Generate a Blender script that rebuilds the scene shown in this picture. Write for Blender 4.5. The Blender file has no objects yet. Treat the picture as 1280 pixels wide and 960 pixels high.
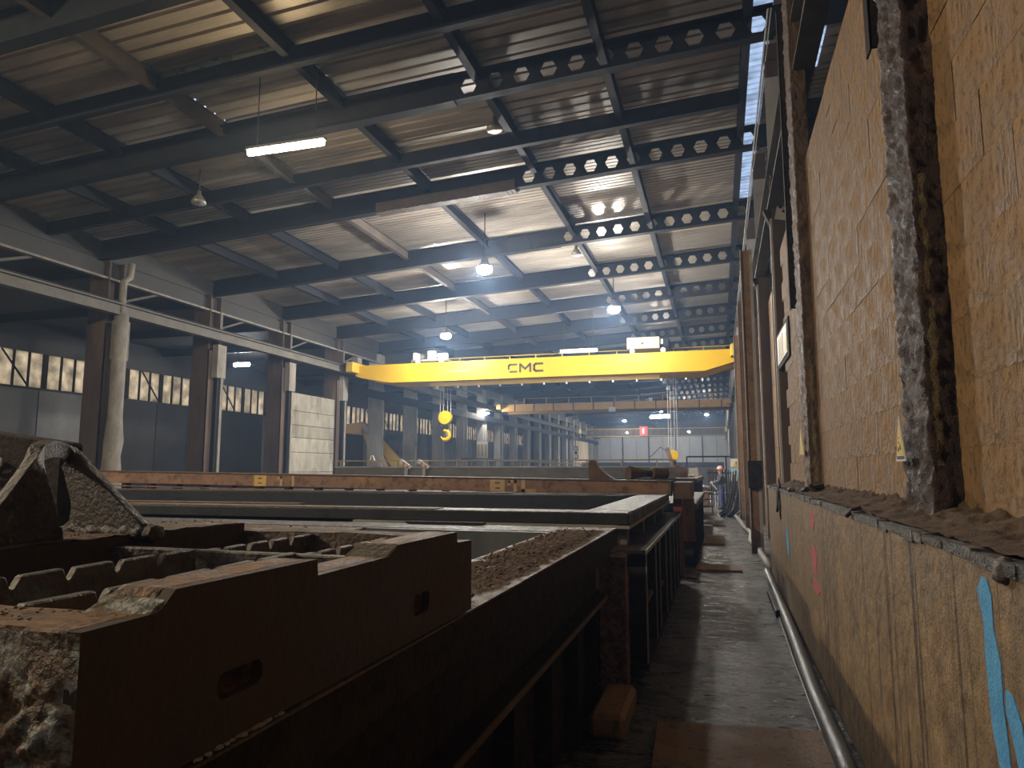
import bpy, bmesh, math, random
from mathutils import Vector, Matrix, noise

R = random.Random(7)
S = bpy.context.scene
COL = S.collection

# ------------------------------------------------------------------ camera
FPX = 880.0
PITCH = math.atan(107 / FPX)
YAW = math.atan(260 * math.cos(PITCH) / FPX)
cam_d = bpy.data.cameras.new('camera')
cam = bpy.data.objects.new('camera', cam_d)
COL.objects.link(cam)
cam.location = (0, 0, 1.7)
cam.rotation_euler = (math.pi / 2 + PITCH, 0, YAW)
cam_d.sensor_width = 36
cam_d.lens = 36 * FPX / 1280
cam_d.clip_start = 0.02
cam_d.clip_end = 400
S.camera = cam

# ------------------------------------------------------------------ world, exposure
w = bpy.data.worlds.new('world')
S.world = w
w.use_nodes = True
w.node_tree.nodes['Background'].inputs[0].default_value = (0.62, 0.76, 1.0, 1)
w.node_tree.nodes['Background'].inputs[1].default_value = 0.85
S.view_settings.view_transform = 'Standard'
S.view_settings.look = 'None'
S.view_settings.gamma = 1
S.view_settings.use_curve_mapping = False
S.view_settings.exposure = 0.8
S.cycles.use_denoising = True
S.cycles.max_bounces = 6
S.cycles.diffuse_bounces = 4
S.cycles.glossy_bounces = 3
S.cycles.transmission_bounces = 4
S.cycles.volume_bounces = 0
S.cycles.sample_clamp_indirect = 6

HIGHBAY = 960.0
HIGHBAY_WARM = 1500.0  # lamp left of the frame, lights the right wall       # radiance of a high-bay lens
TUBE_WARM = 85.0
TUBE_WHITE = 120.0
HAZE = 0.0033

# ------------------------------------------------------------------ materials
def _nt(name):
    m = bpy.data.materials.new(name)
    m.use_nodes = True
    nt = m.node_tree
    return m, nt, nt.nodes['Principled BSDF']


def mat(name, c1, c2, scale=3.0, rough=(0.5, 0.85), metal=0.0, bump=0.3, bscale=25.0, c3=None, c3scale=1.0,
        c3pos=(0.55, 0.7), stretch=(1, 1, 1), vary=0.0, spec=0.5, detail=6, bump2=None, pits=None):
    m, nt, p = _nt(name)
    N, L = nt.nodes, nt.links
    tc = N.new('ShaderNodeTexCoord')
    mp = N.new('ShaderNodeMapping')
    mp.inputs['Scale'].default_value = stretch
    L.new(tc.outputs['Object'], mp.inputs['Vector'])
    n1 = N.new('ShaderNodeTexNoise')
    n1.inputs['Scale'].default_value = scale
    n1.inputs['Detail'].default_value = detail
    n1.inputs['Roughness'].default_value = 0.65
    L.new(mp.outputs[0], n1.inputs['Vector'])
    r1 = N.new('ShaderNodeValToRGB')
    r1.color_ramp.elements[0].position = 0.35
    r1.color_ramp.elements[1].position = 0.68
    r1.color_ramp.elements[0].color = (*c1, 1)
    r1.color_ramp.elements[1].color = (*c2, 1)
    L.new(n1.outputs['Fac'], r1.inputs['Fac'])
    col = r1.outputs['Color']
    if c3 is not None:
        n3 = N.new('ShaderNodeTexNoise')
        n3.inputs['Scale'].default_value = c3scale
        n3.inputs['Detail'].default_value = 5
        n3.inputs['Roughness'].default_value = 0.7
        L.new(mp.outputs[0], n3.inputs['Vector'])
        r3 = N.new('ShaderNodeValToRGB')
        r3.color_ramp.elements[0].position = c3pos[0]
        r3.color_ramp.elements[1].position = c3pos[1]
        L.new(n3.outputs['Fac'], r3.inputs['Fac'])
        mx = N.new('ShaderNodeMixRGB')
        mx.inputs[2].default_value = (*c3, 1)
        L.new(r3.outputs['Color'], mx.inputs[0])
        L.new(col, mx.inputs[1])
        col = mx.outputs[0]
    if vary:
        oi = N.new('ShaderNodeObjectInfo')
        mr = N.new('ShaderNodeMapRange')
        mr.inputs[3].default_value = 1 - vary
        mr.inputs[4].default_value = 1 + vary
        L.new(oi.outputs['Random'], mr.inputs[0])
        hs = N.new('ShaderNodeHueSaturation')
        L.new(mr.outputs[0], hs.inputs['Value'])
        L.new(col, hs.inputs['Color'])
        col = hs.outputs[0]
    if pits:
        n5 = N.new('ShaderNodeTexNoise')
        n5.inputs['Scale'].default_value = pits[0]
        n5.inputs['Detail'].default_value = 5
        n5.inputs['Roughness'].default_value = 0.6
        L.new(mp.outputs[0], n5.inputs['Vector'])
        r5 = N.new('ShaderNodeValToRGB')
        r5.color_ramp.elements[0].position = pits[1]
        r5.color_ramp.elements[1].position = pits[2]
        k = pits[3]
        r5.color_ramp.elements[0].color = (k, k, k, 1)
        r5.color_ramp.elements[1].color = (1, 1, 1, 1)
        L.new(n5.outputs['Fac'], r5.inputs['Fac'])
        m5 = N.new('ShaderNodeMixRGB')
        m5.blend_type = 'MULTIPLY'
        m5.inputs[0].default_value = 1
        L.new(col, m5.inputs[1])
        L.new(r5.outputs['Color'], m5.inputs[2])
        col = m5.outputs[0]
    L.new(col, p.inputs['Base Color'])
    n2 = N.new('ShaderNodeTexNoise')
    n2.inputs['Scale'].default_value = bscale
    n2.inputs['Detail'].default_value = 5
    n2.inputs['Roughness'].default_value = 0.6
    L.new(mp.outputs[0], n2.inputs['Vector'])
    mr = N.new('ShaderNodeMapRange')
    mr.inputs[1].default_value = 0.3
    mr.inputs[2].default_value = 0.7
    mr.inputs[3].default_value = rough[0]
    mr.inputs[4].default_value = rough[1]
    L.new(n1.outputs['Fac'], mr.inputs[0])
    L.new(mr.outputs[0], p.inputs['Roughness'])
    p.inputs['Metallic'].default_value = metal
    p.inputs['Specular IOR Level'].default_value = spec
    if bump:
        b = N.new('ShaderNodeBump')
        b.inputs['Strength'].default_value = bump
        b.inputs['Distance'].default_value = 0.02
        L.new(n2.outputs['Fac'], b.inputs['Height'])
        if bump2:
            n4 = N.new('ShaderNodeTexNoise')
            n4.inputs['Scale'].default_value = bump2[0]
            n4.inputs['Detail'].default_value = 4
            L.new(mp.outputs[0], n4.inputs['Vector'])
            b2 = N.new('ShaderNodeBump')
            b2.inputs['Strength'].default_value = bump2[1]
            b2.inputs['Distance'].default_value = 0.06
            L.new(n4.outputs['Fac'], b2.inputs['Height'])
            L.new(b2.outputs[0], b.inputs['Normal'])
        L.new(b.outputs[0], p.inputs['Normal'])
    return m


def emis(name, col, strength):
    m, nt, p = _nt(name)
    p.inputs['Base Color'].default_value = (0.8, 0.8, 0.8, 1)
    p.inputs['Emission Color'].default_value = (*col, 1)
    p.inputs['Emission Strength'].default_value = strength
    return m


def translucent(name, col, frac=0.85):
    m, nt, p = _nt(name)
    N, L = nt.nodes, nt.links
    p.inputs['Base Color'].default_value = (*[c * 0.5 for c in col], 1)
    p.inputs['Roughness'].default_value = 0.25
    t = N.new('ShaderNodeBsdfTranslucent')
    tc = N.new('ShaderNodeTexCoord')
    n = N.new('ShaderNodeTexNoise')
    n.inputs['Scale'].default_value = 1.7
    n.inputs['Detail'].default_value = 5
    L.new(tc.outputs['Object'], n.inputs['Vector'])
    r = N.new('ShaderNodeValToRGB')
    r.color_ramp.elements[0].position = 0.3
    r.color_ramp.elements[1].position = 0.65
    r.color_ramp.elements[0].color = (*[c * 0.45 for c in col], 1)
    r.color_ramp.elements[1].color = (*col, 1)
    L.new(n.outputs['Fac'], r.inputs['Fac'])
    L.new(r.outputs['Color'], t.inputs['Color'])
    mx = N.new('ShaderNodeMixShader')
    mx.inputs[0].default_value = frac
    L.new(p.outputs[0], mx.inputs[1])
    L.new(t.outputs[0], mx.inputs[2])
    L.new(mx.outputs[0], N['Material Output'].inputs['Surface'])
    return m


M = {}
M['rust'] = mat('rusty_steel', (0.075, 0.044, 0.028), (0.165, 0.10, 0.062), 4, (0.45, 0.85), 0.1, 0.5, 30, (0.22, 0.14, 0.075), 1.3)
M['rust_dark'] = mat('dark_rusty_steel', (0.018, 0.013, 0.010), (0.05, 0.034, 0.025), 5, (0.7, 0.95), 0.0, 0.6, 35, spec=0.2, pits=(14, 0.36, 0.5, 0.5))
M['rust_beam'] = mat('brown_beam_paint', (0.19, 0.108, 0.068), (0.33, 0.20, 0.132), 2.2, (0.6, 0.9), 0, 0.4, 26, (0.36, 0.205, 0.09), 1.4, (0.56, 0.7), pits=(9, 0.36, 0.5, 0.55))
M['red_post'] = mat('red_lead_paint', (0.20, 0.055, 0.035), (0.30, 0.10, 0.06), 2, (0.6, 0.9), 0, 0.3, 20)
M['cast'] = mat('cast_iron_crust', (0.035, 0.026, 0.022), (0.11, 0.088, 0.076), 10, (0.4, 0.7), 0.1, 0.6, 70, (0.34, 0.325, 0.31), 26, (0.6, 0.76), pits=(30, 0.38, 0.52, 0.5))
M['cast_end'] = mat('crusted_casting_end', (0.13, 0.075, 0.04), (0.33, 0.20, 0.105), 11, (0.4, 0.8), 0.05, 1.0, 90, (0.52, 0.55, 0.50), 16, (0.46, 0.58), pits=(40, 0.40, 0.55, 0.3))
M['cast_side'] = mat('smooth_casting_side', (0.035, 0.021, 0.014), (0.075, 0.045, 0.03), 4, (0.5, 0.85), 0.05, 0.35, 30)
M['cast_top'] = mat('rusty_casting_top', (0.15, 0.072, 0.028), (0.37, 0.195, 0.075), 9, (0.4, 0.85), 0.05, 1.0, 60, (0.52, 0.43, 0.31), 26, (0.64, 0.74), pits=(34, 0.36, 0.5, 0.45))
M['rib'] = mat('worn_rib_steel', (0.07, 0.055, 0.045), (0.16, 0.14, 0.13), 14, (0.35, 0.65), 0.3, 0.5, 50, (0.18, 0.25, 0.26), 6, (0.55, 0.7))
M['black'] = mat('black_lining', (0.008, 0.009, 0.010), (0.024, 0.026, 0.029), 4, (0.4, 0.75), 0, 0.4, 40, spec=0.35)
M['blackwet'] = mat('wet_grey_rim', (0.03, 0.031, 0.033), (0.14, 0.14, 0.138), 9, (0.3, 0.75), 0, 1.0, 75, (0.27, 0.255, 0.235), 16, (0.52, 0.66), pits=(30, 0.42, 0.55, 0.4))
M['greyface'] = mat('grey_tank_lining', (0.075, 0.085, 0.092), (0.14, 0.15, 0.155), 3, (0.45, 0.75), 0, 0.2, 25, stretch=(1, 1, 0.35))
M['rimdirt'] = mat('rim_rust_and_dirt', (0.085, 0.056, 0.04), (0.22, 0.15, 0.105), 9, (0.4, 0.9), 0, 0.9, 60, (0.42, 0.37, 0.32), 6, (0.58, 0.70))
M['dirt'] = mat('brown_dirt', (0.07, 0.044, 0.028), (0.21, 0.135, 0.08), 22, (0.75, 1.0), 0, 1.0, 130)
M['rubble'] = mat('rusty_crumbs', (0.08, 0.054, 0.04), (0.30, 0.22, 0.16), 30, (0.7, 1.0), 0, 0.7, 60)
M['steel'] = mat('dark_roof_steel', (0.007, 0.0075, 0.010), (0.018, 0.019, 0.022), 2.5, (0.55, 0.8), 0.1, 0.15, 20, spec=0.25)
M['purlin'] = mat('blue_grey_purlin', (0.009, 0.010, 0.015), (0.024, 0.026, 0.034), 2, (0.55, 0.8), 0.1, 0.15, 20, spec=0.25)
M['purlin_brown'] = mat('dusty_brown_purlin', (0.06, 0.046, 0.036), (0.12, 0.092, 0.07), 2, (0.6, 0.9), 0, 0.2, 20)
M['sheet'] = mat('dirty_roof_sheet', (0.27, 0.24, 0.20), (0.49, 0.445, 0.38), 0.9, (0.3, 0.6), 0.2, 0.05, 14, (0.18, 0.15, 0.12), 0.7, (0.5, 0.75), (0.35, 1.6, 1), 0.22)
M['sheet_green'] = mat('greenish_glass_fibre_sheet', (0.05, 0.06, 0.045), (0.10, 0.11, 0.085), 2, (0.2, 0.4), 0.1, 0.1, 14)
M['wallblock'] = mat('brown_block_wall', (0.165, 0.094, 0.038), (0.30, 0.18, 0.078), 3.0, (0.5, 0.95), 0, 1.0, 34, (0.34, 0.195, 0.06), 1.3, (0.58, 0.75), (1, 1, 0.8), 0.06, detail=12, bump2=(9, 0.8), pits=(22, 0.35, 0.45, 0.4))
M['mortar'] = mat('crumbling_mortar', (0.09, 0.06, 0.036), (0.17, 0.115, 0.07), 5, (0.8, 1.0), 0, 0.6, 30)
M['crust'] = mat('wet_rust_crust', (0.024, 0.014, 0.011), (0.085, 0.05, 0.04), 14, (0.4, 0.85), 0.0, 1.0, 90, (0.14, 0.085, 0.045), 4.2, (0.56, 0.72), spec=0.3)
M['crust_brown'] = mat('brown_column_scale', (0.06, 0.036, 0.022), (0.15, 0.095, 0.055), 5, (0.5, 0.85), 0.05, 0.8, 35, (0.24, 0.17, 0.06), 1.5, (0.62, 0.75))
M['yellowcrust'] = mat('yellow_green_deposit', (0.16, 0.13, 0.045), (0.30, 0.25, 0.10), 12, (0.6, 0.9), 0, 0.9, 40)
M['concrete'] = mat('pale_concrete_plank', (0.25, 0.235, 0.195), (0.42, 0.395, 0.33), 2.4, (0.7, 0.95), 0, 0.5, 18, (0.15, 0.135, 0.105), 1.5, (0.54, 0.68), (1, 1, 0.4), 0.15)
M['concol'] = mat('grey_concrete_column', (0.24, 0.235, 0.21), (0.38, 0.37, 0.33), 1.6, (0.7, 0.95), 0, 0.3, 18, stretch=(1, 1, 0.3))
M['colbrown'] = mat('brown_steel_column', (0.075, 0.053, 0.040), (0.145, 0.105, 0.08), 1.8, (0.5, 0.8), 0.05, 0.3, 16, (0.20, 0.135, 0.075), 0.9, (0.58, 0.75), (1, 1, 0.3), spec=0.3)
M['colgrey'] = mat('dusty_grey_steel', (0.10, 0.096, 0.085), (0.20, 0.19, 0.17), 1.6, (0.55, 0.85), 0.1, 0.3, 20)
M['dust'] = mat('pale_dust_coat', (0.20, 0.185, 0.16), (0.36, 0.335, 0.295), 4, (0.7, 0.95), 0, 0.9, 20, stretch=(1, 1, 0.4))
M['runway'] = mat('grey_runway_beam', (0.25, 0.26, 0.24), (0.38, 0.38, 0.34), 1.2, (0.5, 0.75), 0.1, 0.15, 15)
M['pale'] = mat('pale_grey_paint', (0.36, 0.35, 0.34), (0.50, 0.49, 0.475), 1.5, (0.5, 0.8), 0, 0.15, 12, (0.28, 0.2, 0.14), 1.0)
M['cladding'] = mat('dark_cladding', (0.035, 0.034, 0.032), (0.07, 0.068, 0.064), 0.8, (0.6, 0.9), 0, 0.1, 12)
M['panelgrey'] = mat('grey_wall_panel', (0.18, 0.178, 0.17), (0.28, 0.275, 0.265), 0.8, (0.5, 0.8), 0.05, 0.1, 12, vary=0.25)
M['panelblue'] = mat('blue_grey_end_panel', (0.46, 0.48, 0.49), (0.58, 0.60, 0.61), 0.5, (0.5, 0.8), 0.05, 0.1, 12, vary=0.08)
M['tan'] = mat('tan_corrugated_panel', (0.42, 0.36, 0.26), (0.58, 0.50, 0.37), 1, (0.6, 0.9), 0, 0.1, 12)
M['floor'] = mat('wet_concrete_floor', (0.018, 0.016, 0.014), (0.24, 0.222, 0.198), 5, (0.12, 0.6), 0, 1.0, 30, (0.016, 0.013, 0.010), 1.4, (0.50, 0.56), (0.8, 1.7, 1), detail=14, bump2=(8, 0.7), pits=(20, 0.44, 0.52, 0.25))
M['plate'] = mat('rusty_floor_plate', (0.20, 0.115, 0.055), (0.36, 0.22, 0.11), 3, (0.5, 0.85), 0.0, 0.6, 30, pits=(18, 0.34, 0.46, 0.5))
M['yellow'] = mat('crane_yellow', (0.54, 0.335, 0.002), (0.58, 0.365, 0.003), 0.6, (0.4, 0.55), 0, 0.03, 8, spec=0.25)
M['yellow_dark'] = mat('faded_yellow', (0.55, 0.36, 0.03), (0.66, 0.46, 0.05), 1, (0.4, 0.6), 0, 0.05, 8)
M['orange'] = mat('faded_orange_paint', (0.52, 0.31, 0.10), (0.64, 0.40, 0.15), 0.7, (0.45, 0.7), 0, 0.1, 8, (0.34, 0.19, 0.08), 0.6, (0.6, 0.75))
M['cream'] = mat('cream_paint', (0.46, 0.43, 0.28), (0.52, 0.49, 0.33), 0.8, (0.45, 0.6), 0, 0.03, 8, spec=0.3)
M['white'] = mat('white_paint', (0.62, 0.62, 0.60), (0.74, 0.74, 0.72), 1.5, (0.4, 0.6), 0, 0.05, 12)
M['logo'] = mat('dark_brown_lettering', (0.035, 0.022, 0.012), (0.05, 0.032, 0.018), 2, (0.5, 0.6), 0, 0)
M['redtext'] = mat('orange_red_lettering', (0.62, 0.25, 0.02), (0.66, 0.29, 0.03), 2, (0.5, 0.6), 0, 0)
M['stencil'] = mat('worn_ochre_stencil_paint', (0.40, 0.27, 0.13), (0.56, 0.42, 0.24), 4, (0.6, 0.9), 0, 0.3, 25)
M['stencil_yellow'] = mat('yellow_stencil_paint', (0.58, 0.37, 0.10), (0.68, 0.47, 0.17), 4, (0.6, 0.9), 0, 0.3, 25)
M['cable'] = mat('dark_cable', (0.05, 0.05, 0.055), (0.09, 0.09, 0.10), 4, (0.4, 0.6), 0.3, 0)
M['hose'] = mat('grey_rubber_hose', (0.06, 0.06, 0.062), (0.16, 0.155, 0.15), 8, (0.3, 0.6), 0, 0.3, 30)
M['hose_pale'] = mat('pale_dusty_hose', (0.28, 0.26, 0.23), (0.40, 0.375, 0.335), 8, (0.5, 0.8), 0, 0.3, 30)
M['rag'] = mat('black_rag', (0.012, 0.011, 0.010), (0.03, 0.027, 0.024), 10, (0.5, 0.8), 0, 0.6, 30)
M['blue'] = mat('blue_spray_paint', (0.05, 0.26, 0.56), (0.10, 0.36, 0.68), 14, (0.6, 0.9), 0, 0.4, 60)
M['pink'] = mat('faded_red_spray_paint', (0.36, 0.07, 0.09), (0.46, 0.11, 0.13), 12, (0.6, 0.9), 0, 0.4, 60)
M['paintyellow'] = mat('faded_yellow_spray_paint', (0.44, 0.33, 0.09), (0.52, 0.40, 0.14), 12, (0.6, 0.9), 0, 0.4, 60)
M['signyellow'] = mat('yellow_sign_face', (0.68, 0.52, 0.12), (0.74, 0.58, 0.17), 3, (0.35, 0.5), 0, 0)
M['signblack'] = mat('black_sign_print', (0.03, 0.026, 0.02), (0.045, 0.04, 0.03), 3, (0.5, 0.6), 0, 0)
M['signgreen'] = mat('green_sign_face', (0.08, 0.36, 0.20), (0.11, 0.42, 0.25), 3, (0.4, 0.6), 0, 0)
M['signblue'] = mat('pale_blue_sign_face', (0.32, 0.50, 0.62), (0.38, 0.56, 0.68), 3, (0.4, 0.6), 0, 0)
M['signred'] = mat('red_sign_face', (0.60, 0.06, 0.06), (0.66, 0.09, 0.08), 3, (0.4, 0.6), 0, 0)
M['lamp_case'] = mat('grey_lamp_housing', (0.14, 0.14, 0.145), (0.2, 0.2, 0.205), 4, (0.4, 0.6), 0.4, 0)
M['bell'] = mat('dull_aluminium_shade', (0.32, 0.30, 0.27), (0.46, 0.44, 0.40), 6, (0.3, 0.5), 0.6, 0.1, 30)
M['denim'] = mat('blue_work_trousers', (0.045, 0.06, 0.14), (0.075, 0.095, 0.20), 12, (0.8, 0.95), 0, 0.4, 90)
M['jacket'] = mat('dark_grey_work_jacket', (0.045, 0.055, 0.065), (0.075, 0.085, 0.10), 10, (0.8, 0.95), 0, 0.4, 80)
M['skin'] = mat('skin', (0.45, 0.27, 0.2), (0.52, 0.32, 0.24), 8, (0.5, 0.7), 0, 0.05, 60)
M['helmet'] = mat('salmon_red_helmet', (0.80, 0.38, 0.31), (0.85, 0.43, 0.36), 3, (0.3, 0.5), 0, 0)
M['boot'] = mat('black_boots', (0.02, 0.018, 0.016), (0.04, 0.036, 0.032), 10, (0.5, 0.8), 0, 0.3, 50)
M['eye'] = mat('dark_eye', (0.02, 0.015, 0.012), (0.03, 0.02, 0.018), 10, (0.2, 0.3), 0, 0)
M['glove'] = mat('pale_work_gloves', (0.40, 0.35, 0.28), (0.50, 0.44, 0.36), 10, (0.7, 0.9), 0, 0.3, 50)
M['scrap'] = mat('bright_metal_scrap', (0.14, 0.14, 0.14), (0.42, 0.41, 0.40), 4, (0.3, 0.6), 0.4, 0.3, 20)
M['skylight'] = translucent('rooflight_sheet', (0.80, 0.88, 1.0))
M['pane'] = translucent('dirty_amber_window_sheet', (0.98, 0.80, 0.58), 0.92)
M['crustpier'] = mat('crusted_pier_scale', (0.11, 0.05, 0.035), (0.30, 0.17, 0.12), 12, (0.3, 0.7), 0.0, 1.0, 60, (0.42, 0.33, 0.26), 22, (0.56, 0.7), pits=(26, 0.38, 0.52, 0.4))
M['lens'] = emis('highbay_lens_glow', (1.0, 0.965, 0.92), HIGHBAY)
M['lens_warm'] = emis('warm_highbay_lens_glow', (1.0, 0.83, 0.60), HIGHBAY_WARM)
M['tube_warm'] = emis('warm_tube_glow', (1.0, 0.78, 0.46), TUBE_WARM)
M['tube_white'] = emis('white_tube_glow', (0.92, 0.95, 1.0), TUBE_WHITE)


def wall_low_mat():
    """cast wall with long vertical seep stains"""
    m = mat('stained_cast_wall', (0.15, 0.096, 0.046), (0.31, 0.208, 0.105), 9, (0.45, 0.8), 0, 0.35, 120,
            (0.13, 0.098, 0.065), 1.5, (0.48, 0.75), (1, 1, 1), detail=14, bump2=(14, 0.25), pits=(55, 0.36, 0.46, 0.55))
    nt = m.node_tree
    N, L = nt.nodes, nt.links
    p = N['Principled BSDF']
    src = p.inputs['Base Color'].links[0].from_socket
    tc = N.new('ShaderNodeTexCoord')
    mp = N.new('ShaderNodeMapping')
    mp.inputs['Scale'].default_value = (1, 6.0, 0.10)
    L.new(tc.outputs['Object'], mp.inputs['Vector'])
    n = N.new('ShaderNodeTexNoise')
    n.inputs['Scale'].default_value = 2.2
    n.inputs['Detail'].default_value = 6
    n.inputs['Roughness'].default_value = 0.75
    L.new(mp.outputs[0], n.inputs['Vector'])
    r = N.new('ShaderNodeValToRGB')
    r.color_ramp.elements[0].position = 0.40
    r.color_ramp.elements[0].color = (0.16, 0.14, 0.13, 1)
    r.color_ramp.elements[1].position = 0.432
    r.color_ramp.elements[1].color = (1, 1, 1, 1)
    L.new(n.outputs['Fac'], r.inputs['Fac'])
    mx = N.new('ShaderNodeMixRGB')
    mx.blend_type = 'MULTIPLY'
    mx.inputs[0].default_value = 0.85
    L.new(src, mx.inputs[1])
    L.new(r.outputs['Color'], mx.inputs[2])
    L.new(mx.outputs[0], p.inputs['Base Color'])
    return m


M['lowwall'] = wall_low_mat()


def deposit(key, xc, half, z0, z1):
    """adds a ragged yellow-green mineral run down the column to a crust material"""
    m = M[key]
    nt = m.node_tree
    N, L = nt.nodes, nt.links
    p = N['Principled BSDF']
    src = p.inputs['Base Color'].links[0].from_socket
    tc = N.new('ShaderNodeTexCoord')
    sx = N.new('ShaderNodeSeparateXYZ')
    L.new(tc.outputs['Object'], sx.inputs[0])
    n = N.new('ShaderNodeTexNoise')
    n.inputs['Scale'].default_value = 9
    n.inputs['Detail'].default_value = 6
    L.new(tc.outputs['Object'], n.inputs['Vector'])

    def op(kind, a, b):
        q = N.new('ShaderNodeMath')
        q.operation = kind
        for i, v in enumerate((a, b)):
            if isinstance(v, (int, float)):
                q.inputs[i].default_value = v
            else:
                L.new(v, q.inputs[i])
        return q.outputs[0]
    wob = op('MULTIPLY', op('SUBTRACT', n.outputs['Fac'], 0.5), 0.085)
    d = op('ABSOLUTE', op('ADD', op('SUBTRACT', sx.outputs[0], xc), wob), 0)
    k = op('MULTIPLY', op('LESS_THAN', d, half), op('MULTIPLY', op('GREATER_THAN', op('ADD', sx.outputs[2], wob), z0), op('LESS_THAN', op('ADD', sx.outputs[2], wob), z1)))
    mx = N.new('ShaderNodeMixRGB')
    L.new(op('MULTIPLY', k, 0.6), mx.inputs[0])
    L.new(src, mx.inputs[1])
    mx.inputs[2].default_value = (0.25, 0.20, 0.09, 1)
    L.new(mx.outputs[0], p.inputs['Base Color'])


deposit('crust', 1.03, 0.014, 1.72, 3.2)
deposit('crust_brown', 1.06, 0.016, 1.55, 3.1)

# ------------------------------------------------------------------ builders
LOC = {}


class MB:
    def __init__(self):
        self.bm = bmesh.new()

    def poly(self, pts):
        return self.bm.faces.new([self.bm.verts.new(p) for p in pts])

    def box(self, x0, x1, y0, y1, z0, z1, mtx=None):
        v = [Vector((x, y, z)) for x in (x0, x1) for y in (y0, y1) for z in (z0, z1)]
        if mtx is not None:
            v = [mtx @ p for p in v]
        b = [self.bm.verts.new(p) for p in v]
        for f in ((0, 1, 3, 2), (4, 6, 7, 5), (0, 4, 5, 1), (2, 3, 7, 6), (0, 2, 6, 4), (1, 5, 7, 3)):
            self.bm.faces.new([b[i] for i in f])
        return self

    def prism(self, pts, vec):
        """closed polygon pts extruded by vec"""
        vec = Vector(vec)
        a = [self.bm.verts.new(p) for p in pts]
        b = [self.bm.verts.new(Vector(p) + vec) for p in pts]
        n = len(a)
        self.bm.faces.new(a)
        self.bm.faces.new(b[::-1])
        for i in range(n):
            self.bm.faces.new([a[i], b[i], b[(i + 1) % n], a[(i + 1) % n]])
        return self

    def plate(self, outer, holes, vec):
        """planar outline with holes, extruded by vec"""
        bm = self.bm
        edges = []
        for loop in [outer] + list(holes):
            vs = [bm.verts.new(p) for p in loop]
            edges += [bm.edges.new((vs[i], vs[(i + 1) % len(vs)])) for i in range(len(vs))]
        res = bmesh.ops.triangle_fill(bm, use_beauty=True, use_dissolve=False, edges=edges)
        faces = [g for g in res['geom'] if isinstance(g, bmesh.types.BMFace)]
        ex = bmesh.ops.extrude_face_region(bm, geom=faces, use_keep_orig=True)
        bmesh.ops.translate(bm, vec=Vector(vec), verts=[g for g in ex['geom'] if isinstance(g, bmesh.types.BMVert)])
        return self

    def tube(self, p, q, r, n=8, r2=None, caps=True):
        p, q = Vector(p), Vector(q)
        r2 = r if r2 is None else r2
        d = (q - p).normalized()
        u = d.orthogonal().normalized()
        v = d.cross(u)
        ra, rb = [], []
        for i in range(n):
            a = 2 * math.pi * i / n
            o = u * math.cos(a) + v * math.sin(a)
            ra.append(self.bm.verts.new(p + o * r))
            rb.append(self.bm.verts.new(q + o * r2))
        for i in range(n):
            self.bm.faces.new([ra[i], ra[(i + 1) % n], rb[(i + 1) % n], rb[i]])
        if caps:
            self.bm.faces.new(ra[::-1])
            self.bm.faces.new(rb)
        return self

    def path(self, pts, r, n=8):
        pts = [Vector(p) for p in pts]
        rings = []
        u = None
        for i, p in enumerate(pts):
            d = (pts[min(i + 1, len(pts) - 1)] - pts[max(i - 1, 0)]).normalized()
            u = d.orthogonal().normalized() if u is None else (u - d * u.dot(d)).normalized()
            v = d.cross(u)
            rr = r[i] if isinstance(r, (list, tuple)) else r
            rings.append([self.bm.verts.new(p + (u * math.cos(2 * math.pi * k / n) + v * math.sin(2 * math.pi * k / n)) * rr) for k in range(n)])
        for a, b in zip(rings, rings[1:]):
            for k in range(n):
                self.bm.faces.new([a[k], a[(k + 1) % n], b[(k + 1) % n], b[k]])
        self.bm.faces.new(rings[0][::-1])
        self.bm.faces.new(rings[-1])
        return self

    def lathe(self, prof, c=(0, 0, 0), n=16):
        """prof: (radius, height) list about the z axis through c"""
        c = Vector(c)
        rings = []
        for r, h in prof:
            rings.append([self.bm.verts.new(c + Vector((r * math.cos(2 * math.pi * k / n), r * math.sin(2 * math.pi * k / n), h))) for k in range(n)])
        for a, b in zip(rings, rings[1:]):
            for k in range(n):
                self.bm.faces.new([a[k], a[(k + 1) % n], b[(k + 1) % n], b[k]])
        self.bm.faces.new(rings[0][::-1])
        self.bm.faces.new(rings[-1])
        return self

    def ball(self, c, r, sub=1, sc=(1, 1, 1), jit=0.0):
        res = bmesh.ops.create_icosphere(self.bm, subdivisions=sub, radius=1)
        for v in res['verts']:
            k = 1 + (R.uniform(-jit, jit) if jit else 0)
            v.co = Vector(c) + Vector((v.co.x * sc[0], v.co.y * sc[1], v.co.z * sc[2])) * r * k
        return self

    def ibeam(self, p, q, h, wd, t=0.02, up=(0, 0, 1)):
        """I section from p to q (p, q on the bottom centre line)"""
        p, q, up = Vector(p), Vector(q), Vector(up)
        d = (q - p)
        s = d.normalized().cross(up).normalized()
        pr = [(-wd / 2, 0), (wd / 2, 0), (wd / 2, t), (t / 2, t), (t / 2, h - t), (wd / 2, h - t), (wd / 2, h), (-wd / 2, h), (-wd / 2, h - t), (-t / 2, h - t), (-t / 2, t), (-wd / 2, t)]
        return self.prism([p + s * a + up * b for a, b in pr], d)

    def rough(self, amp, scale=3.0, seed=0.0, cond=None):
        self.bm.normal_update()
        for v in self.bm.verts:
            if cond and not cond(v.co):
                continue
            k = noise.fractal(v.co * scale + Vector((seed, seed, seed)), 1.0, 2.0, 4)
            v.co += v.normal * k * amp
        return self

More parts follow.
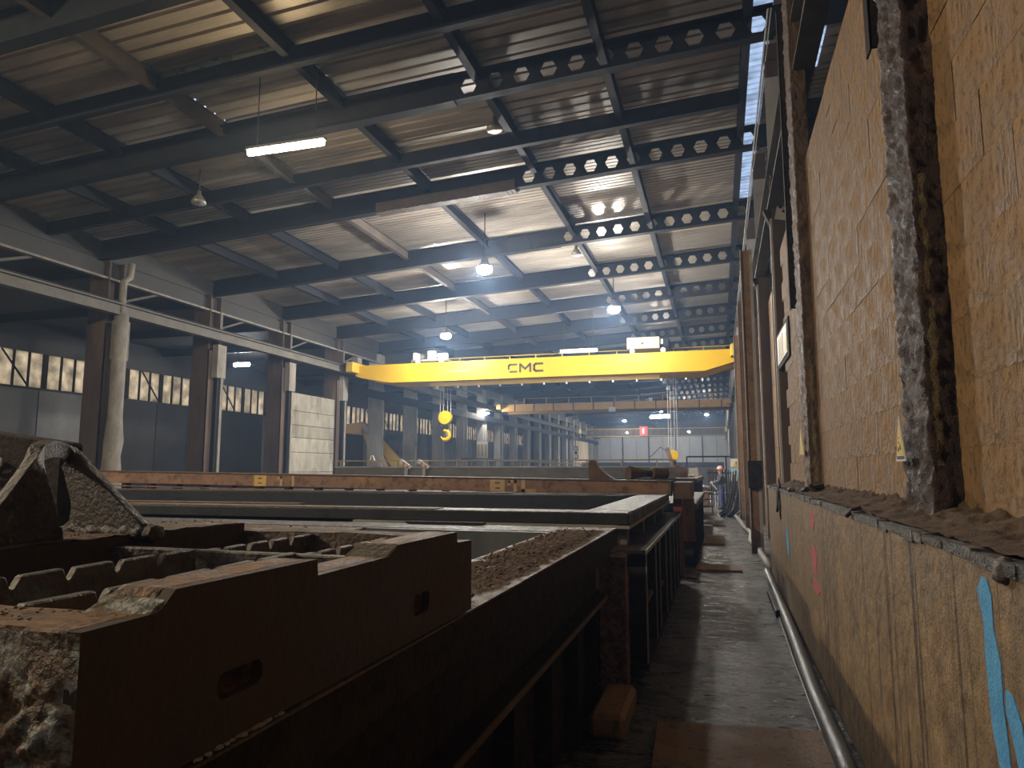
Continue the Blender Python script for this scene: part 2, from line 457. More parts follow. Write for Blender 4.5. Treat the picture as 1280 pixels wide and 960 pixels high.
    def build(self, name, m, parent=None, smooth=False, bevel=0.0, recalc=True):
        me = bpy.data.meshes.new(name)
        if recalc:
            bmesh.ops.recalc_face_normals(self.bm, faces=self.bm.faces[:])
        self.bm.to_mesh(me)
        self.bm.free()
        me.materials.append(M[m] if isinstance(m, str) else m)
        if smooth:
            for p in me.polygons:
                p.use_smooth = True
        o = bpy.data.objects.new(name, me)
        COL.objects.link(o)
        attach(o, parent)
        if bevel:
            md = o.modifiers.new('edge', 'BEVEL')
            md.width = bevel
            md.segments = 1
            md.limit_method = 'ANGLE'
            md.angle_limit = math.radians(40)
        return o


def attach(o, parent):
    if parent is not None:
        o.parent = parent
        if parent.name in LOC:
            o.matrix_parent_inverse = LOC[parent.name].inverted()


def tag(o, label=None, cat=None, group=None, kind=None):
    if label:
        o['label'] = label
    if cat:
        o['category'] = cat
    if group:
        o['group'] = group
    if kind:
        o['kind'] = kind
    return o


def thing(name, label, cat, loc=(0, 0, 0), group=None, kind=None):
    o = bpy.data.objects.new(name, None)
    o.empty_display_size = 0.2
    COL.objects.link(o)
    o.location = loc
    LOC[o.name] = Matrix.Translation(loc)
    return tag(o, label, cat, group, kind)


def dup(root, loc, label=None, group=None):
    r = root.copy()
    COL.objects.link(r)
    r.location = loc
    if label:
        r['label'] = label
    if group:
        r['group'] = group
    for ch in [c for c in root.children]:
        c = ch.copy()
        COL.objects.link(c)
        c.parent = r
        for g in ch.children:
            d = g.copy()
            COL.objects.link(d)
            d.parent = c
    return r


def inst(o, loc, parent=None, rot=None):
    """copy of a part, sharing its mesh"""
    c = o.copy()
    COL.objects.link(c)
    c.location = loc
    if rot is not None:
        c.rotation_euler = rot
    if parent is not None:
        attach(c, parent)
    return c


def slab_grid(x0, x1, y0, y1, nx, ny, fz):
    mb = MB()
    vs = [[mb.bm.verts.new((x0 + (x1 - x0) * i / nx, y0 + (y1 - y0) * j / ny, fz(x0 + (x1 - x0) * i / nx, y0 + (y1 - y0) * j / ny))) for j in range(ny + 1)] for i in range(nx + 1)]
    for i in range(nx):
        for j in range(ny):
            mb.bm.faces.new([vs[i][j], vs[i + 1][j], vs[i + 1][j + 1], vs[i][j + 1]])
    return mb


FR = [3.8 + 5 * k for k in range(-2, 24)]          # steel frames along the hall
XE, XL, XS = 1.22, -20.0, -31.5                     # right end of rafters, left column line, left side wall
YB, YE = -9.0, 119.0                                # back and end wall


def zb(x):                                          # underside of the rafters
    return 10.0 + 0.055 * (x - 1.2)


def zr(x):                                          # roof sheet
    return zb(x) + 0.66

# ================================================================== SETTING
# ---- floor
fl = MB().box(XS - 0.3, 3.0, YB - 0.3, YE + 0.3, -0.3, 0.0).build('floor', 'floor')
tag(fl, 'wet dark concrete floor of the hall and aisle', kind='structure')

# ---- ceiling: purlins, rafters, sheets
ceil = MB()
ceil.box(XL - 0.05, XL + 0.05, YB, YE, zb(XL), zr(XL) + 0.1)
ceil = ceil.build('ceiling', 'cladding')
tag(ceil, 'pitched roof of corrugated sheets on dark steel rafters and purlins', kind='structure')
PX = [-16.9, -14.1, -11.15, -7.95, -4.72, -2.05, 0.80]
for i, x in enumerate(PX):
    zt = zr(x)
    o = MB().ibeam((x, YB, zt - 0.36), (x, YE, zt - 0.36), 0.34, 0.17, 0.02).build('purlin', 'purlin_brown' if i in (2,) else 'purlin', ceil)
# rafters, one mesh shared by all frames
def castellated():
    mb = MB()
    bm = mb.bm
    n, p, x0 = 11, 0.588, -5.2
    h = 0.62
    for k in range(n):
        a, b = x0 + k * p, x0 + (k + 1) * p
        c = (a + b) / 2
        za, zc = zb(a), zb(c)
        hw, hh = 0.185, 0.17
        V = lambda x, z: bm.verts.new((x, 0, z))
        m = h / 2
        TL, TR, BL, BR = (a, zb(a) + h), (b, zb(b) + h), (a, zb(a)), (b, zb(b))
        ML, MR = (a, zb(a) + m), (b, zb(b) + m)
        Lx, Rx = (c - hw, zc + m), (c + hw, zc + m)
        UL, UR, LL, LR = (c - hw * .5, zc + m + hh), (c + hw * .5, zc + m + hh), (c - hw * .5, zc + m - hh), (c + hw * .5, zc + m - hh)
        for f in ((TL, TR, UR, UL), (BL, LL, LR, BR), (TL, UL, Lx, ML), (ML, Lx, LL, BL), (TR, MR, Rx, UR), (MR, BR, LR, Rx)):
            bm.faces.new([V(*q) for q in f])
    bmesh.ops.remove_doubles(bm, verts=bm.verts[:], dist=0.0005)
    ex = bmesh.ops.extrude_face_region(bm, geom=bm.faces[:], use_keep_orig=True)
    bmesh.ops.translate(bm, vec=(0, 0.03, 0), verts=[g for g in ex['geom'] if isinstance(g, bmesh.types.BMVert)])
    xe = x0 + n * p
    for z0, z1 in ((0, 0.03), (h - 0.03, h)):
        mb.prism([(x0, -0.1, zb(x0) + z0), (xe, -0.1, zb(xe) + z0), (xe, -0.1, zb(xe) + z1), (x0, -0.1, zb(x0) + z1)], (0, 0.23, 0))
    # plain part to the left column
    mb.prism([(XL, 0, zb(XL) - 0.02), (x0, 0, zb(x0)), (x0, 0, zb(x0) + h), (XL, 0, zb(XL) + h)], (0, 0.03, 0))
    for z0, z1 in ((-0.02, 0.02), (h - 0.03, h)):
        mb.prism([(XL, -0.12, zb(XL) + z0), (x0, -0.12, zb(x0) + z0), (x0, -0.12, zb(x0) + z1), (XL, -0.12, zb(XL) + z1)], (0, 0.27, 0))
    # piece over the right wall
    mb.prism([(xe, 0, zb(xe)), (2.8, 0, zb(2.8)), (2.8, 0, zb(2.8) + h), (xe, 0, zb(xe) + h)], (0, 0.03, 0))
    return mb
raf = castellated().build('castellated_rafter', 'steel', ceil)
RF = {4: (13.4, -0.1), 5: (18.4, -0.05), 6: (23.9, 0.0)}
for i, y in enumerate(FR):
    yy, dz = RF.get(i, (y, 0.0))
    if i:
        inst(raf, (0, yy, dz))
    else:
        raf.location = (0, yy, dz)
mb = MB()
for k in range(36):
    xa, xb = -9.6 + k * .12, -9.6 + (k + 1) * .12
    mb.prism([(xa, 18.26, zb(xa) - .10 - R.uniform(0, .03)), (xb, 18.26, zb(xb) - .10 - R.uniform(0, .03)), (xb, 18.26, zb(xb) + .2), (xa, 18.26, zb(xa) + .2)], (0, .3, 0))
mb.build('dusty_lagging', 'purlin_brown', ceil)
# secondary cross beams half way along the first bays
cb = MB().prism([(XL, 0, zr(XL) - 0.5), (0.72, 0, zr(0.72) - 0.5), (0.72, 0, zr(0.72) - 0.12), (XL, 0, zr(XL) - 0.12)], (0, 0.16, 0)).build('cross_beam', 'purlin', ceil)
cb.location = (0, 16.3, 0)
inst(cb, (0, 11.3, 0))
inst(cb, (0, 6.3, 0))

def sheet_mesh(x0, x1, ly, pitch, name, m):
    mb = MB()
    bm = mb.bm
    n = round(ly / pitch)
    g = 0.06 if pitch > 0.25 else 0.045
    prof = []
    for k in range(n):
        a = k * pitch
        prof += [(a, 0.0), (a + pitch * .74, 0.0), (a + pitch * .78, g), (a + pitch * .94, g)]
    prof.append((ly, 0.0))
    A = [bm.verts.new((x0, y, zr(x0) + z + 0.04)) for y, z in prof]
    B = [bm.verts.new((x1, y, zr(x1) + z + 0.04)) for y, z in prof]
    for i in range(len(prof) - 1):
        bm.faces.new([A[i], B[i], B[i + 1], A[i + 1]])
    return mb.build(name, m, ceil)
gaps = [(XL, PX[0])] + list(zip(PX[:-1], PX[1:])) + [(PX[-1], 1.3), (1.3, 2.12), (2.12, 2.42), (2.42, 2.85)]
for gi, (a, b) in enumerate(gaps):
    near = far = sky = None
    for j in range(-4, 24):
        y = 3.8 + 2.5 * j
        if gi == 3 and j == 3:
            g1 = sheet_mesh(a, b, 0.85, 0.283, 'translucent_sheet', 'sheet_green'); g1.location = (0, y, 0)
            g2 = sheet_mesh(a, b, 1.65, 0.33, 'roof_sheet', 'sheet'); g2.location = (0, y + 0.85, 0)
            continue
        sk = (gi == 7 and 2 <= j <= 7) or (gi == 9 and j in (3, 4))
        if sk:
            if sky is None:
                sky = sheet_mesh(a, b, 2.5, 0.25, 'rooflight_sheet', 'skylight'); sky.location = (0, y, 0)
            else:
                inst(sky, (0, y, 0))
        elif j < 5:
            if near is None:
                near = sheet_mesh(a, b, 2.5, 0.357, 'roof_sheet', 'sheet'); near.location = (0, y, 0)
            else:
                inst(near, (0, y, 0))
        else:
            if far is None:
                far = sheet_mesh(a, b, 2.5, 0.208, 'roof_sheet', 'sheet'); far.location = (0, y, 0)
            else:
                inst(far, (0, y, 0))
    o = sheet_mesh(a, b, YE - 63.8, 0.276, 'far_roof_sheet', 'sheet'); o.location = (0, 63.8, 0)

# ---- right wall: cast plinth, block wall, columns, runway
wr = MB()
wr.box(1.16, 1.6, -2.0, 12.3, 1.3, 5.46)
wr = wr.build('wall_right', 'mortar')
MB().box(2.8, 3.0, YB, YE, 0, 10.9).build('cladding', 'cladding', wr)
tag(wr, 'tall brown block wall beside the aisle, scaled with crust', kind='structure')
BL, BH, NC = 0.60, 0.304, 13
mb = MB().box(0, 0.05, 0.0006, BL - 0.0006, 0.0006, BH - 0.0006)
blk = mb.build('block', 'wallblock', wr)
first = True
for c in range(NC):
    off = -BL / 2 if c % 2 else 0.0
    for k in range(22):
        y = -0.6 + off + k * BL
        loc = (1.12 + R.uniform(-0.003, 0.003), y, 1.5 + c * BH)
        if first:
            blk.location = loc; first = False
        else:
            inst(blk, loc)
# second stretch of wall behind the next frame
b2 = MB().box(0, 0.3, 0.01, 4.7, 0.005, 0.735).build('panel', 'wallblock', wr)
b2.location = (1.32, 12.4, 0)
for k in range(8):
    for seg in range(4):
        if k == 0 and seg == 0:
            continue
        inst(b2, (1.32, 12.4 + seg * 5, k * 0.74))
plinth = MB()
plinth.box(0.735, 1.32, -2.0, 12.2, 0, 1.44)
plinth = plinth.build('wall_right_plinth', 'lowwall', bevel=0.012)
tag(plinth, 'low stained concrete wall running along the aisle with chipped top edge', kind='structure')
# chipped steel edging along the top
mb = MB()
y = -1.0
while y < 12.1:
    ln = R.uniform(0.12, 0.5)
    h = R.uniform(0.012, 0.03)
    mb.box(0.722 + R.uniform(0, .006), 0.80, y, min(y + ln, 12.2), 1.44 - h, 1.455 + R.uniform(-.004, .006))
    y += ln + R.choice((0.0, 0.0, 0.03))
mb.build('edge_strip', 'blackwet', plinth)
# spray paint on the low wall
def paint(pts, wd, m, label):
    mb = MB()
    n = len(pts)
    L_, R_ = [], []
    for i, (y, z) in enumerate(pts):
        a = wd * (0.75 + 0.5 * R.random()) * (0.45 if i in (0, n - 1) else 1)
        L_.append((0.7325, y + a / 2, z)); R_.append((0.7325, y - a / 2, z))
    mb.prism(L_ + R_[::-1], (0.004, 0, 0))
    o = mb.build('paint_mark', m, plinth)
    o['label'] = label
    return o
paint([(2.43, 1.385), (2.435, 1.34), (2.42, 1.25), (2.405, 1.16), (2.405, 1.05), (2.395, 0.96), (2.37, 0.86), (2.33, 0.72)], 0.10, 'blue', 'long blue spray paint line near the camera')
paint([(2.30, 1.10), (2.28, 1.04), (2.25, 0.96), (2.2, 0.8)], 0.10, 'blue', 'short blue spray paint line at the picture edge')
paint([(6.58, 1.34), (6.52, 1.28), (6.54, 1.2)], 0.36, 'pink', 'upper faded red spray paint dab')
paint([(6.55, 1.06), (6.5, 1.0), (6.53, .9), (6.48, 0.84)], 0.38, 'pink', 'middle faded red spray paint dab')
paint([(6.5, .8), (6.46, 0.74), (6.46, 0.68)], 0.42, 'pink', 'lower faded red spray paint dab')
paint([(9.0, 1.05), (9.03, .95), (8.98, .8), (8.95, .7)], 0.26, 'blue', 'small blue spray paint line further along')
# dirt banked on the ledge
def ledge(x, y):
    t = (x - 0.76) / (1.15 - 0.76)
    return 1.445 + 0.02 + 0.07 * t * t + 0.03 * noise.fractal(Vector((x * 9, y * 6, 0)), 0.8, 2, 6) * (0.3 + t)
dl = slab_grid(0.765, 1.118, -1.0, 12.15, 30, 620, ledge).build('dirt', 'dirt', smooth=True)
tag(dl, 'brown dirt banked on top of the low wall against the block wall', 'dirt', kind='stuff')

def crust_column(y0, y1, x0, x1, z0, z1, m, amp, seed, parent):
    mb = MB()
    nz, ny, nx = 260, 18, 12
    ring = [(x1, y0)] + [(x1 + (x0 - x1) * i / nx, y0) for i in range(1, nx)] + [(x0, y0 + (y1 - y0) * i / ny) for i in range(ny)] + [(x0 + (x1 - x0) * i / nx, y1) for i in range(nx)] + [(x1, y1)]
    n = len(ring)
    rows = [[mb.bm.verts.new((x, y, z0 + (z1 - z0) * k / nz)) for x, y in ring] for k in range(nz + 1)]
    for k in range(nz):
        for i in range(n):
            mb.bm.faces.new([rows[k][i], rows[k][(i + 1) % n], rows[k + 1][(i + 1) % n], rows[k + 1][i]])
    mb.bm.faces.new(rows[0][::-1]); mb.bm.faces.new(rows[-1])
    bmesh.ops.recalc_face_normals(mb.bm, faces=mb.bm.faces[:])
    mb.rough(amp, 9.0, seed, lambda c: c.x < x1 - 0.01)
    mb.rough(amp * 0.7, 36.0, seed, lambda c: c.x < x1 - 0.01)
    return mb.build('column', m, parent, smooth=True)
c1 = crust_column(3.88, 4.38, 0.99, 1.16, 1.44, 7.6, 'crust', 0.022, 1.0, wr)
c1['label'] = 'crusted dark column nearest the camera'
c2 = crust_column(8.85, 9.4, 1.0, 1.18, 1.44, 7.9, 'crust_brown', 0.018, 4.0, wr)
# hanging channel stubs in front of the two columns
for (y, x, z0, z1) in ((4.55, 0.985, 4.3, 7.5), (9.5, 0.94, 3.75, 7.9)):
    mb = MB()
    mb.box(x, x + 0.10, y, y + 0.015, z0, z1)
    mb.box(x, x + 0.012, y - 0.0, y + 0.13, z0, z1)
    mb.box(x + .088, x + 0.10, y - 0.0, y + 0.13, z0, z1)
    mb.build('channel_stub', 'rust_dark', wr)
# steel frame columns further on
for i, y in enumerate(FR):
    if y < 13:
        continue
    pale = y > 40
    mm = 'concol' if pale else 'colbrown'
    mb = MB()
    mb.box(1.1, 1.4, y - 0.15, y - 0.12, 0, 9.9)
    mb.box(1.1, 1.4, y + 0.12, y + 0.15, 0, 9.9)
    mb.box(1.24, 1.26, y - 0.12, y + 0.12, 0, 9.9)
    col = mb.build('column', mm, wr)
    if not pale:
        MB().box(1.06, 1.1, y - 0.15, y - 0.06, 0.4, 6.4).build('guide_rail', 'pale', col)
    MB().box(1.08, 1.38, y - 0.17, y - 0.152, 7.35, 9.2).build('haunch_plate', 'pale', col)
    MB().prism([(0.95, y - 0.1, 6.6), (1.1, y - 0.1, 6.2), (1.1, y - 0.1, 6.6)], (0, 0.2, 0)).build('bracket', 'rust_dark', col)
# runway beam on the right
rb = MB().ibeam((1.16, 4, 6.62), (1.16, YE, 6.62), 0.66, 0.26, 0.025)
rb.build('runway_beam', 'colgrey', wr)
MB().box(1.12, 1.2, 4, YE, 7.28, 7.36).build('rail', 'steel', wr)
MB().box(1.3, 2.8, 8.55, 8.75, 8.0, 8.3).build('tie_beam', 'steel', wr)
MB().box(1.3, 2.8, 13.7, 13.9, 8.4, 8.7).build('tie_beam', 'steel', wr)
for dx in (0.0, 0.05):
    MB().path([(1.06 + dx, 12, 9.55), (1.06 + dx, 40, 9.55), (1.06 + dx, 70, 9.55)], 0.018, 6).build('conduit', 'pale', wr)

# ---- end wall, back wall
ew = MB().box(XL - 12, 3.0, YE, YE + 0.2, 0, 10.8).build('wall_back', 'cladding')
tag(ew, 'blue grey panelled end wall far down the hall', kind='structure')
ep = None
for k in range(10):
    loc = (XL + 0.3 + k * 2.15, YE - 0.12, 0)
    if ep is None:
        ep = MB().box(0, 2.09, 0, 0.1, 0.3, 7.1).build('panel', 'panelblue', ew); ep.location = loc
    else:
        inst(ep, loc)
for x in (-15.5, -11.2, -6.9, -2.6):
    MB().box(x - 0.1, x + 0.1, YE - 0.4, YE - 0.13, 0, 7.6).build('post', 'steel', ew)
MB().tube((-11.2, YE - 0.3, 3.6), (-9.3, YE - 0.3, 5.4), 0.06).tube((-9.3, YE - 0.3, 5.4), (-6.9, YE - 0.3, 3.6), 0.06).tube((-11.2, YE - 0.3, 3.4), (-6.9, YE - 0.3, 3.4), 0.06).build('brace', 'steel', ew)
bw = MB().box(XS - .2, 3.0, YB - 0.2, YB, 0, 10.9).build('wall_front', 'cladding')
tag(bw, 'dark wall behind the camera', kind='structure')

# ---- left side wall with its window band, aisle roof
wl = MB()
wl.box(XS - 0.2, XS, YB, YE, 0, 5.62)
wl.box(XS - 0.2, XS, YB, YE, 7.3, 8.9)
wl = wl.build('wall_left', 'cladding')
tag(wl, 'dark side wall of the left aisle under a band of amber windows', kind='structure')
pn = None
for k, y in enumerate([YB + 2.5 * j for j in range(50)]):
    m_dark = not ((18 < y < 27) or (41 < y < 44) or y > 58)
    o = MB().box(XS, XS + 0.06, y + 0.03, y + 2.47, 0.2, 5.5).build('panel', 'cladding' if m_dark else 'panelgrey', wl)
n = 0
for y in [FR[0] + 2.5 * j for j in range(-1, 50)]:
    n += 1
    wn = thing('window_%d' % n, 'amber sheeted window in the left side wall', None, (XS, y, 5.62), 'windows of the left side wall', 'structure')
    MB().box(XS - 0.1, XS - 0.08, y + 0.12, y + 2.38, 5.62, 7.3).build('pane', 'pane', wn)
    f = MB()
    f.box(XS - 0.12, XS + 0.03, y - 0.12, y + 0.12, 5.62, 7.3)
    f.box(XS - 0.1, XS + 0.02, y + 0.85, y + 0.92, 5.62, 7.3)
    f.box(XS - 0.1, XS + 0.02, y + 1.62, y + 1.69, 5.62, 7.3)
    f.build('window_frame', 'rust_dark', wn)
    if n % 3:
        a, b = (y + 0.95, y + 2.3) if n % 2 else (y + 0.2, y + 1.6)
        MB().tube((XS + 0.06, a, 7.25), (XS + 0.06, b, 5.65), 0.045, 6).build('brace', 'rust_dark', wn)
ar = MB().box(XS - 0.2, XL, YB, YE, 8.75, 8.9).build('ceiling_aisle', 'cladding')
tag(ar, 'dark low roof over the left aisle', kind='structure')
for y in FR:
    MB().box(XS, XL, y - 0.08, y + 0.08, 8.35, 8.75).build('joist', 'steel', ar)

# ---- left column line
ARC = 'columns along the left runway'
for i, y in enumerate(FR):
    if y < 8:
        continue
    far = y > 37
    t = thing('column', None, None, (XL, y, 0), None, 'structure')
    t['label'] = ('pale concrete column of the far left colonnade' if far else 'brown steel column on the left, frame %s' % {8.8: 'beside the dark casting', 13.8: 'at the picture edge', 18.8: 'coated with pale dust', 23.8: 'with pale bracket plate', 28.8: 'left of the concrete planks', 33.8: 'right of the concrete planks'}.get(round(y, 1), ''))
    if far:
        t['group'] = 'far left columns'
    mb = MB()
    if far:
        mb.box(XL - 0.35, XL + 0.25, y - 0.45, y + 0.45, 0, 8.7)
        mb.build('shaft', 'concol', t)
        MB().box(XL + 0.26, XL + 0.3, y + 0.25, y + 0.42, 0.5, 6.6).build('guide_rail', 'pale', t)
    else:
        mb.box(XL - 0.45, XL + 0.35, y - 0.32, y - 0.28, 0, 8.8)
        mb.box(XL - 0.45, XL + 0.35, y + 0.28, y + 0.32, 0, 8.8)
        mb.box(XL - 0.03, XL + 0.03, y - 0.28, y + 0.28, 0, 8.8)
        mb.box(XL + 0.31, XL + 0.35, y - 0.32, y + 0.32, 0, 6.5)
        mb.build('shaft', 'colbrown', t)
        MB().box(XL + 0.36, XL + 0.52, y + 0.05, y + 0.35, 0.3, 5.6).build('guide_rail', 'steel', t)
        MB().box(XL + 0.53, XL + 0.57, y + 0.22, y + 0.36, 0.3, 5.6).build('guide_edge', 'dust', t)
        MB().box(XL + 0.36, XL + 0.62, y - 0.10, y + 0.42, 5.4, 6.75).rough(0.02, 5).build('bracket_plate', 'dust', t)
    if round(y, 1) == 18.8:
        mb = MB()
        pr = [(0.29, 0), (0.34, 1.2), (0.27, 2.1), (0.30, 2.6), (0.24, 3.4), (0.23, 5.0), (0.21, 6.9)]
        mb.lathe([(r, h) for r, h in pr], (XL + 0.75, y - 0.1, 0.02), 20)
        mb.rough(0.05, 2.2, 3)
        mb.build('dusty_downpipe', 'dust', t, smooth=True)
        MB().path([(XL + .75, y - .1, 6.8), (XL + .75, y - .1, 8.05), (XL + .75, y + .15, 8.25), (XL + .75, y + .2, 8.75)], 0.11, 12).build('upper_pipe', 'dust', t, smooth=True)
# runway beam, left, and the eaves beam over it
rl = MB().ibeam((XL + 0.75, YB, 6.86), (XL + 0.75, YE, 6.86), 0.40, 0.30, 0.05).build('runway_beam', 'colgrey')
tag(rl, 'grey crane runway beam along the left columns', 'beam', kind='structure')
MB().box(XL + .72, XL + .78, YB, YE, 7.28, 7.35).build('rail', 'steel', rl)
MB().box(XL + 0.38, XL + .42, 34.3, YE, 5.9, 6.4).build('lower_web', 'steel', rl)
ev = MB()
ev.box(XL + 0.1, XL + 0.16, YB, YE, 8.2, 8.7)
ev = ev.build('eaves_beam', 'cladding')
MB().box(XL + 0.1, XL + 0.32, YB, YE, 8.12, 8.19).build('lower_flange', 'dust', ev)
tag(ev, 'dusty eaves beam above the left runway', 'beam', kind='structure')
for y in FR:
    if 8 < y < 60:
        MB().tube((XL + 0.1, y + .2, 7.4), (XL + 0.1, y + 2.2, 8.2), 0.05, 6).build('brace', 'colgrey', ev)
        MB().box(XL + 0.15, XL + 0.3, y + 0.38, y + 0.5, 7.3, 8.2).build('strut', 'colgrey', ev)
# the stack of concrete planks between two columns
pk = thing('plank_wall', 'pale wall of stacked concrete planks between two left columns', 'wall', (XL, 31, 0), None, 'structure')
for z0, z1 in ((0.0, 0.8), (0.82, 1.57), (1.59, 2.53), (2.55, 3.24), (3.26, 3.85), (3.87, 4.54), (4.56, 5.42)):
    MB().box(XL + R.uniform(-.02, .02), XL + 0.25 + R.uniform(-.015, .015), 29.1, 33.5, z0, z1).build('plank', 'concrete', pk, bevel=0.01)

# ================================================================== LAMPS
def highbay(x, y, z, label, size=1.0):
    t = thing('highbay_lamp', label, 'lamp', (x, y, z))
    MB().lathe([(0.05, 0.34), (0.10, 0.30), (0.14, 0.14), (0.245 * size, 0.03), (0.245 * size, 0.0), (0.1, 0.0)], (x, y, z), 18).build('housing', 'lamp_case', t)
    MB().lathe([(0.12 * size, -0.22 * size), (0.22 * size, -0.17 * size), (0.25 * size, -0.09 * size), (0.19 * size, 0.0)], (x, y, z), 14).build('lens', 'lens', t)
    MB().tube((x, y, z + .33), (x, y, zr(x) + 0.02), 0.02, 6).build('hanger', 'cable', t)
    return t


def tube_lamp(x0, x1, y, z, label, m, r=0.055, drop=True, dz=0.0):
    t = thing('tube_lamp', label, 'lamp', ((x0 + x1) / 2, y, z))
    MB().box(x0 - 0.04, x1 + 0.04, y - 0.07, y + 0.07, z + r, z + r + 0.06).build('housing', 'lamp_case', t)
    MB().tube((x0, y, z), (x1, y, z), r, 10).build('tube', m, t)
    if drop:
        for x in (x0 + .2, x1 - .2):
            MB().tube((x, y, z + r), (x, y, zr(x) + 0.02), 0.012, 6).build('hanger', 'cable', t)
    return t


t = highbay(-13.0, -0.3, 8.4, 'warm high-bay lamp hanging left of the casting, outside the picture')
for c in t.children:
    if c.name.startswith('lens'):
        c.data.materials[0] = M['lens_warm']
highbay(-7.25, 21.5, 8.35, 'bright round high-bay lamp under the roof, nearest of the three large ones')
highbay(-4.05, 29.0, 8.45, 'bright round high-bay lamp just above the right half of the yellow crane')
highbay(-12.6, 31.5, 8.25, 'bright round high-bay lamp above the left trolley of the yellow crane')
highbay(-3.25, 46.5, 8.0, 'white lamp glowing just under the lower edge of the yellow crane', 0.5)
highbay(-19.2, 58.0, 6.6, 'white lamp by the pale pillars behind the hanging hook', 0.45)
highbay(-12.0, 94.0, 8.2, 'small far lamp left of the twin tubes near the end wall', 0.75)
highbay(-1.32, 86.0, 8.2, 'small far lamp right of the hoist ropes near the end wall', 0.75)
highbay(-6.4, 84.0, 8.5, 'tiny far lamp just above the twin tubes', 0.5)
highbay(-13.2, 107.0, 7.3, 'added far lamp behind the left part of the pierced far girder', 0.75)  # extra lamp added behind the girder to brighten the end wall
highbay(-4.2, 107.0, 7.3, 'added far lamp behind the right part of the pierced far girder', 0.75)  # second lamp added for the end wall, tucked behind the girder
tube_lamp(-9.45, -7.65, 12.2, 8.42, 'warm glowing tube lamp under the corrugated roof near the camera', 'tube_warm', 0.06)
tube_lamp(-8.2, -6.2, 37.5, 8.15, 'white tube lamp behind the railing above the yellow crane', 'tube_white', 0.07)
tube_lamp(-7.5, -5.4, 83.0, 7.9, 'upper far white tube lamp near the end wall', 'tube_white', 0.09)
tube_lamp(-7.3, -5.2, 80.0, 7.5, 'lower far white tube lamp near the end wall', 'tube_white', 0.09)
tube_lamp(-27.4, -26.4, 35.0, 7.85, 'white tube lamp glowing in the left aisle between columns', 'tube_white', 0.1)
tube_lamp(-10.0, -8.2, -2.0, 8.4, 'warm tube lamp behind the camera, left', 'tube_warm', 0.06)


def bell(x, y, z, label):
    t = thing('bell_lamp', label, 'lamp', (x, y, z))
    MB().lathe([(0.19, 0.0), (0.18, 0.08), (0.10, 0.2), (0.06, 0.24), (0.05, 0.36)], (x, y, z), 16).build('shade', 'bell', t, smooth=True)
    MB().tube((x, y, z + .4), (x, y, zr(x) - 0.05), 0.02, 6).build('hanger', 'cable', t)


bell(-13.3, 15.2, 8.85, 'unlit bell lamp hanging under the dark roof on the left')
bell(-4.9, 15.2, 9.75, 'unlit bell lamp on the roof purlin behind the first pierced rafter')
bell(-4.85, 25.0, 9.6, 'unlit bell lamp on the purlin above the second high-bay lamp')

# ================================================================== CRANES
def letter_strokes(strokes, x, y, z, w_, h_, t):
    """flat letter bars on a face looking to -y; strokes in unit box"""
    mb = MB()
    for pts in strokes:
        for a, b in zip(pts[:-1], pts[1:]):
            ax, az, bx, bz = x + a[0] * w_, z + a[1] * h_, x + b[0] * w_, z + b[1] * h_
            d = Vector((bx - ax, 0, bz - az)).normalized()
            n = Vector((-d.z, 0, d.x)) * t / 2
            e = d * t * 0.5
            A, B = Vector((ax, y, az)) - e, Vector((bx, y, bz)) + e
            mb.prism([A + n, B + n, B - n, A - n], (0, 0.01, 0))
    return mb


def text_obj(body, size, loc, m, name, parent, rot=(math.pi / 2, 0, 0)):
    cu = bpy.data.curves.new(name, 'FONT')
    cu.body = body
    cu.size = size
    cu.extrude = 0.003
    cu.materials.append(M[m])
    tmp = bpy.data.objects.new(name, cu)
    me = bpy.data.meshes.new_from_object(tmp)
    bpy.data.objects.remove(tmp)
    o = bpy.data.objects.new(name, me)
    COL.objects.link(o)
    o.location = loc
    o.rotation_euler = rot
    attach(o, parent)
    return o


YC, ZC, XC0, XC1 = 33.5, 7.22, -18.55, 0.98
cr = thing('overhead_crane', 'bright yellow overhead travelling crane with dark lettering spanning the hall', 'crane', (0, YC, 6.9))
def girder(y, h, wdt):
    z0 = ZC - h
    return MB().prism([(XC0, y, ZC), (XC1, y, ZC), (XC1, y, z0 + .42), (XC1 - 1.5, y, z0), (XC0 + 2.0, y, z0), (XC0 + .35, y, z0 + .3), (XC0, y, z0 + .42)], (0, wdt, 0))
girder(YC, 0.98, 0.45).build('front_girder', 'yellow', cr, bevel=0.01)
girder(YC + 2.1, 0.98, 0.45).build('rear_girder', 'yellow', cr, bevel=0.01)
MB().box(XC0 + 4.1, XC1 - 3.6, YC + 0.46, YC + 0.6, ZC - 1.2, ZC - 0.98).build('cable_tray', 'yellow_dark', cr)
for x in (XC0 - 0.2, XC1 - 0.35):
    MB().box(x, x + 0.4, YC - 0.7, YC + 3.3, ZC - 0.42, ZC + 0.12).build('end_truck', 'yellow_dark', cr, bevel=0.02)
MB().box(XC0 - .1, XC0 + .25, YC - .3, YC + .2, ZC + .12, ZC + .42).build('drive_motor', 'colgrey', cr)
mb = MB()
mb.tube((XC0 + 2, YC + 2.75, ZC + 0.62), (XC1 - .1, YC + 2.75, ZC + 0.62), 0.02, 6)
mb.tube((XC0 + 2, YC + 2.75, ZC + 0.3), (XC1 - .1, YC + 2.75, ZC + 0.3), 0.015, 6)
mb.build('handrail', 'yellow_dark', cr)
for k in range(13):
    x = XC0 + 2 + k * 1.45
    MB().box(x - .02, x + .02, YC + 2.73, YC + 2.77, ZC, ZC + .62).build('rail_post', 'yellow_dark', cr)
MB().box(XC0 + .5, XC1 - .3, YC + 2.55, YC + 2.85, ZC - .06, ZC).build('walkway', 'yellow_dark', cr)
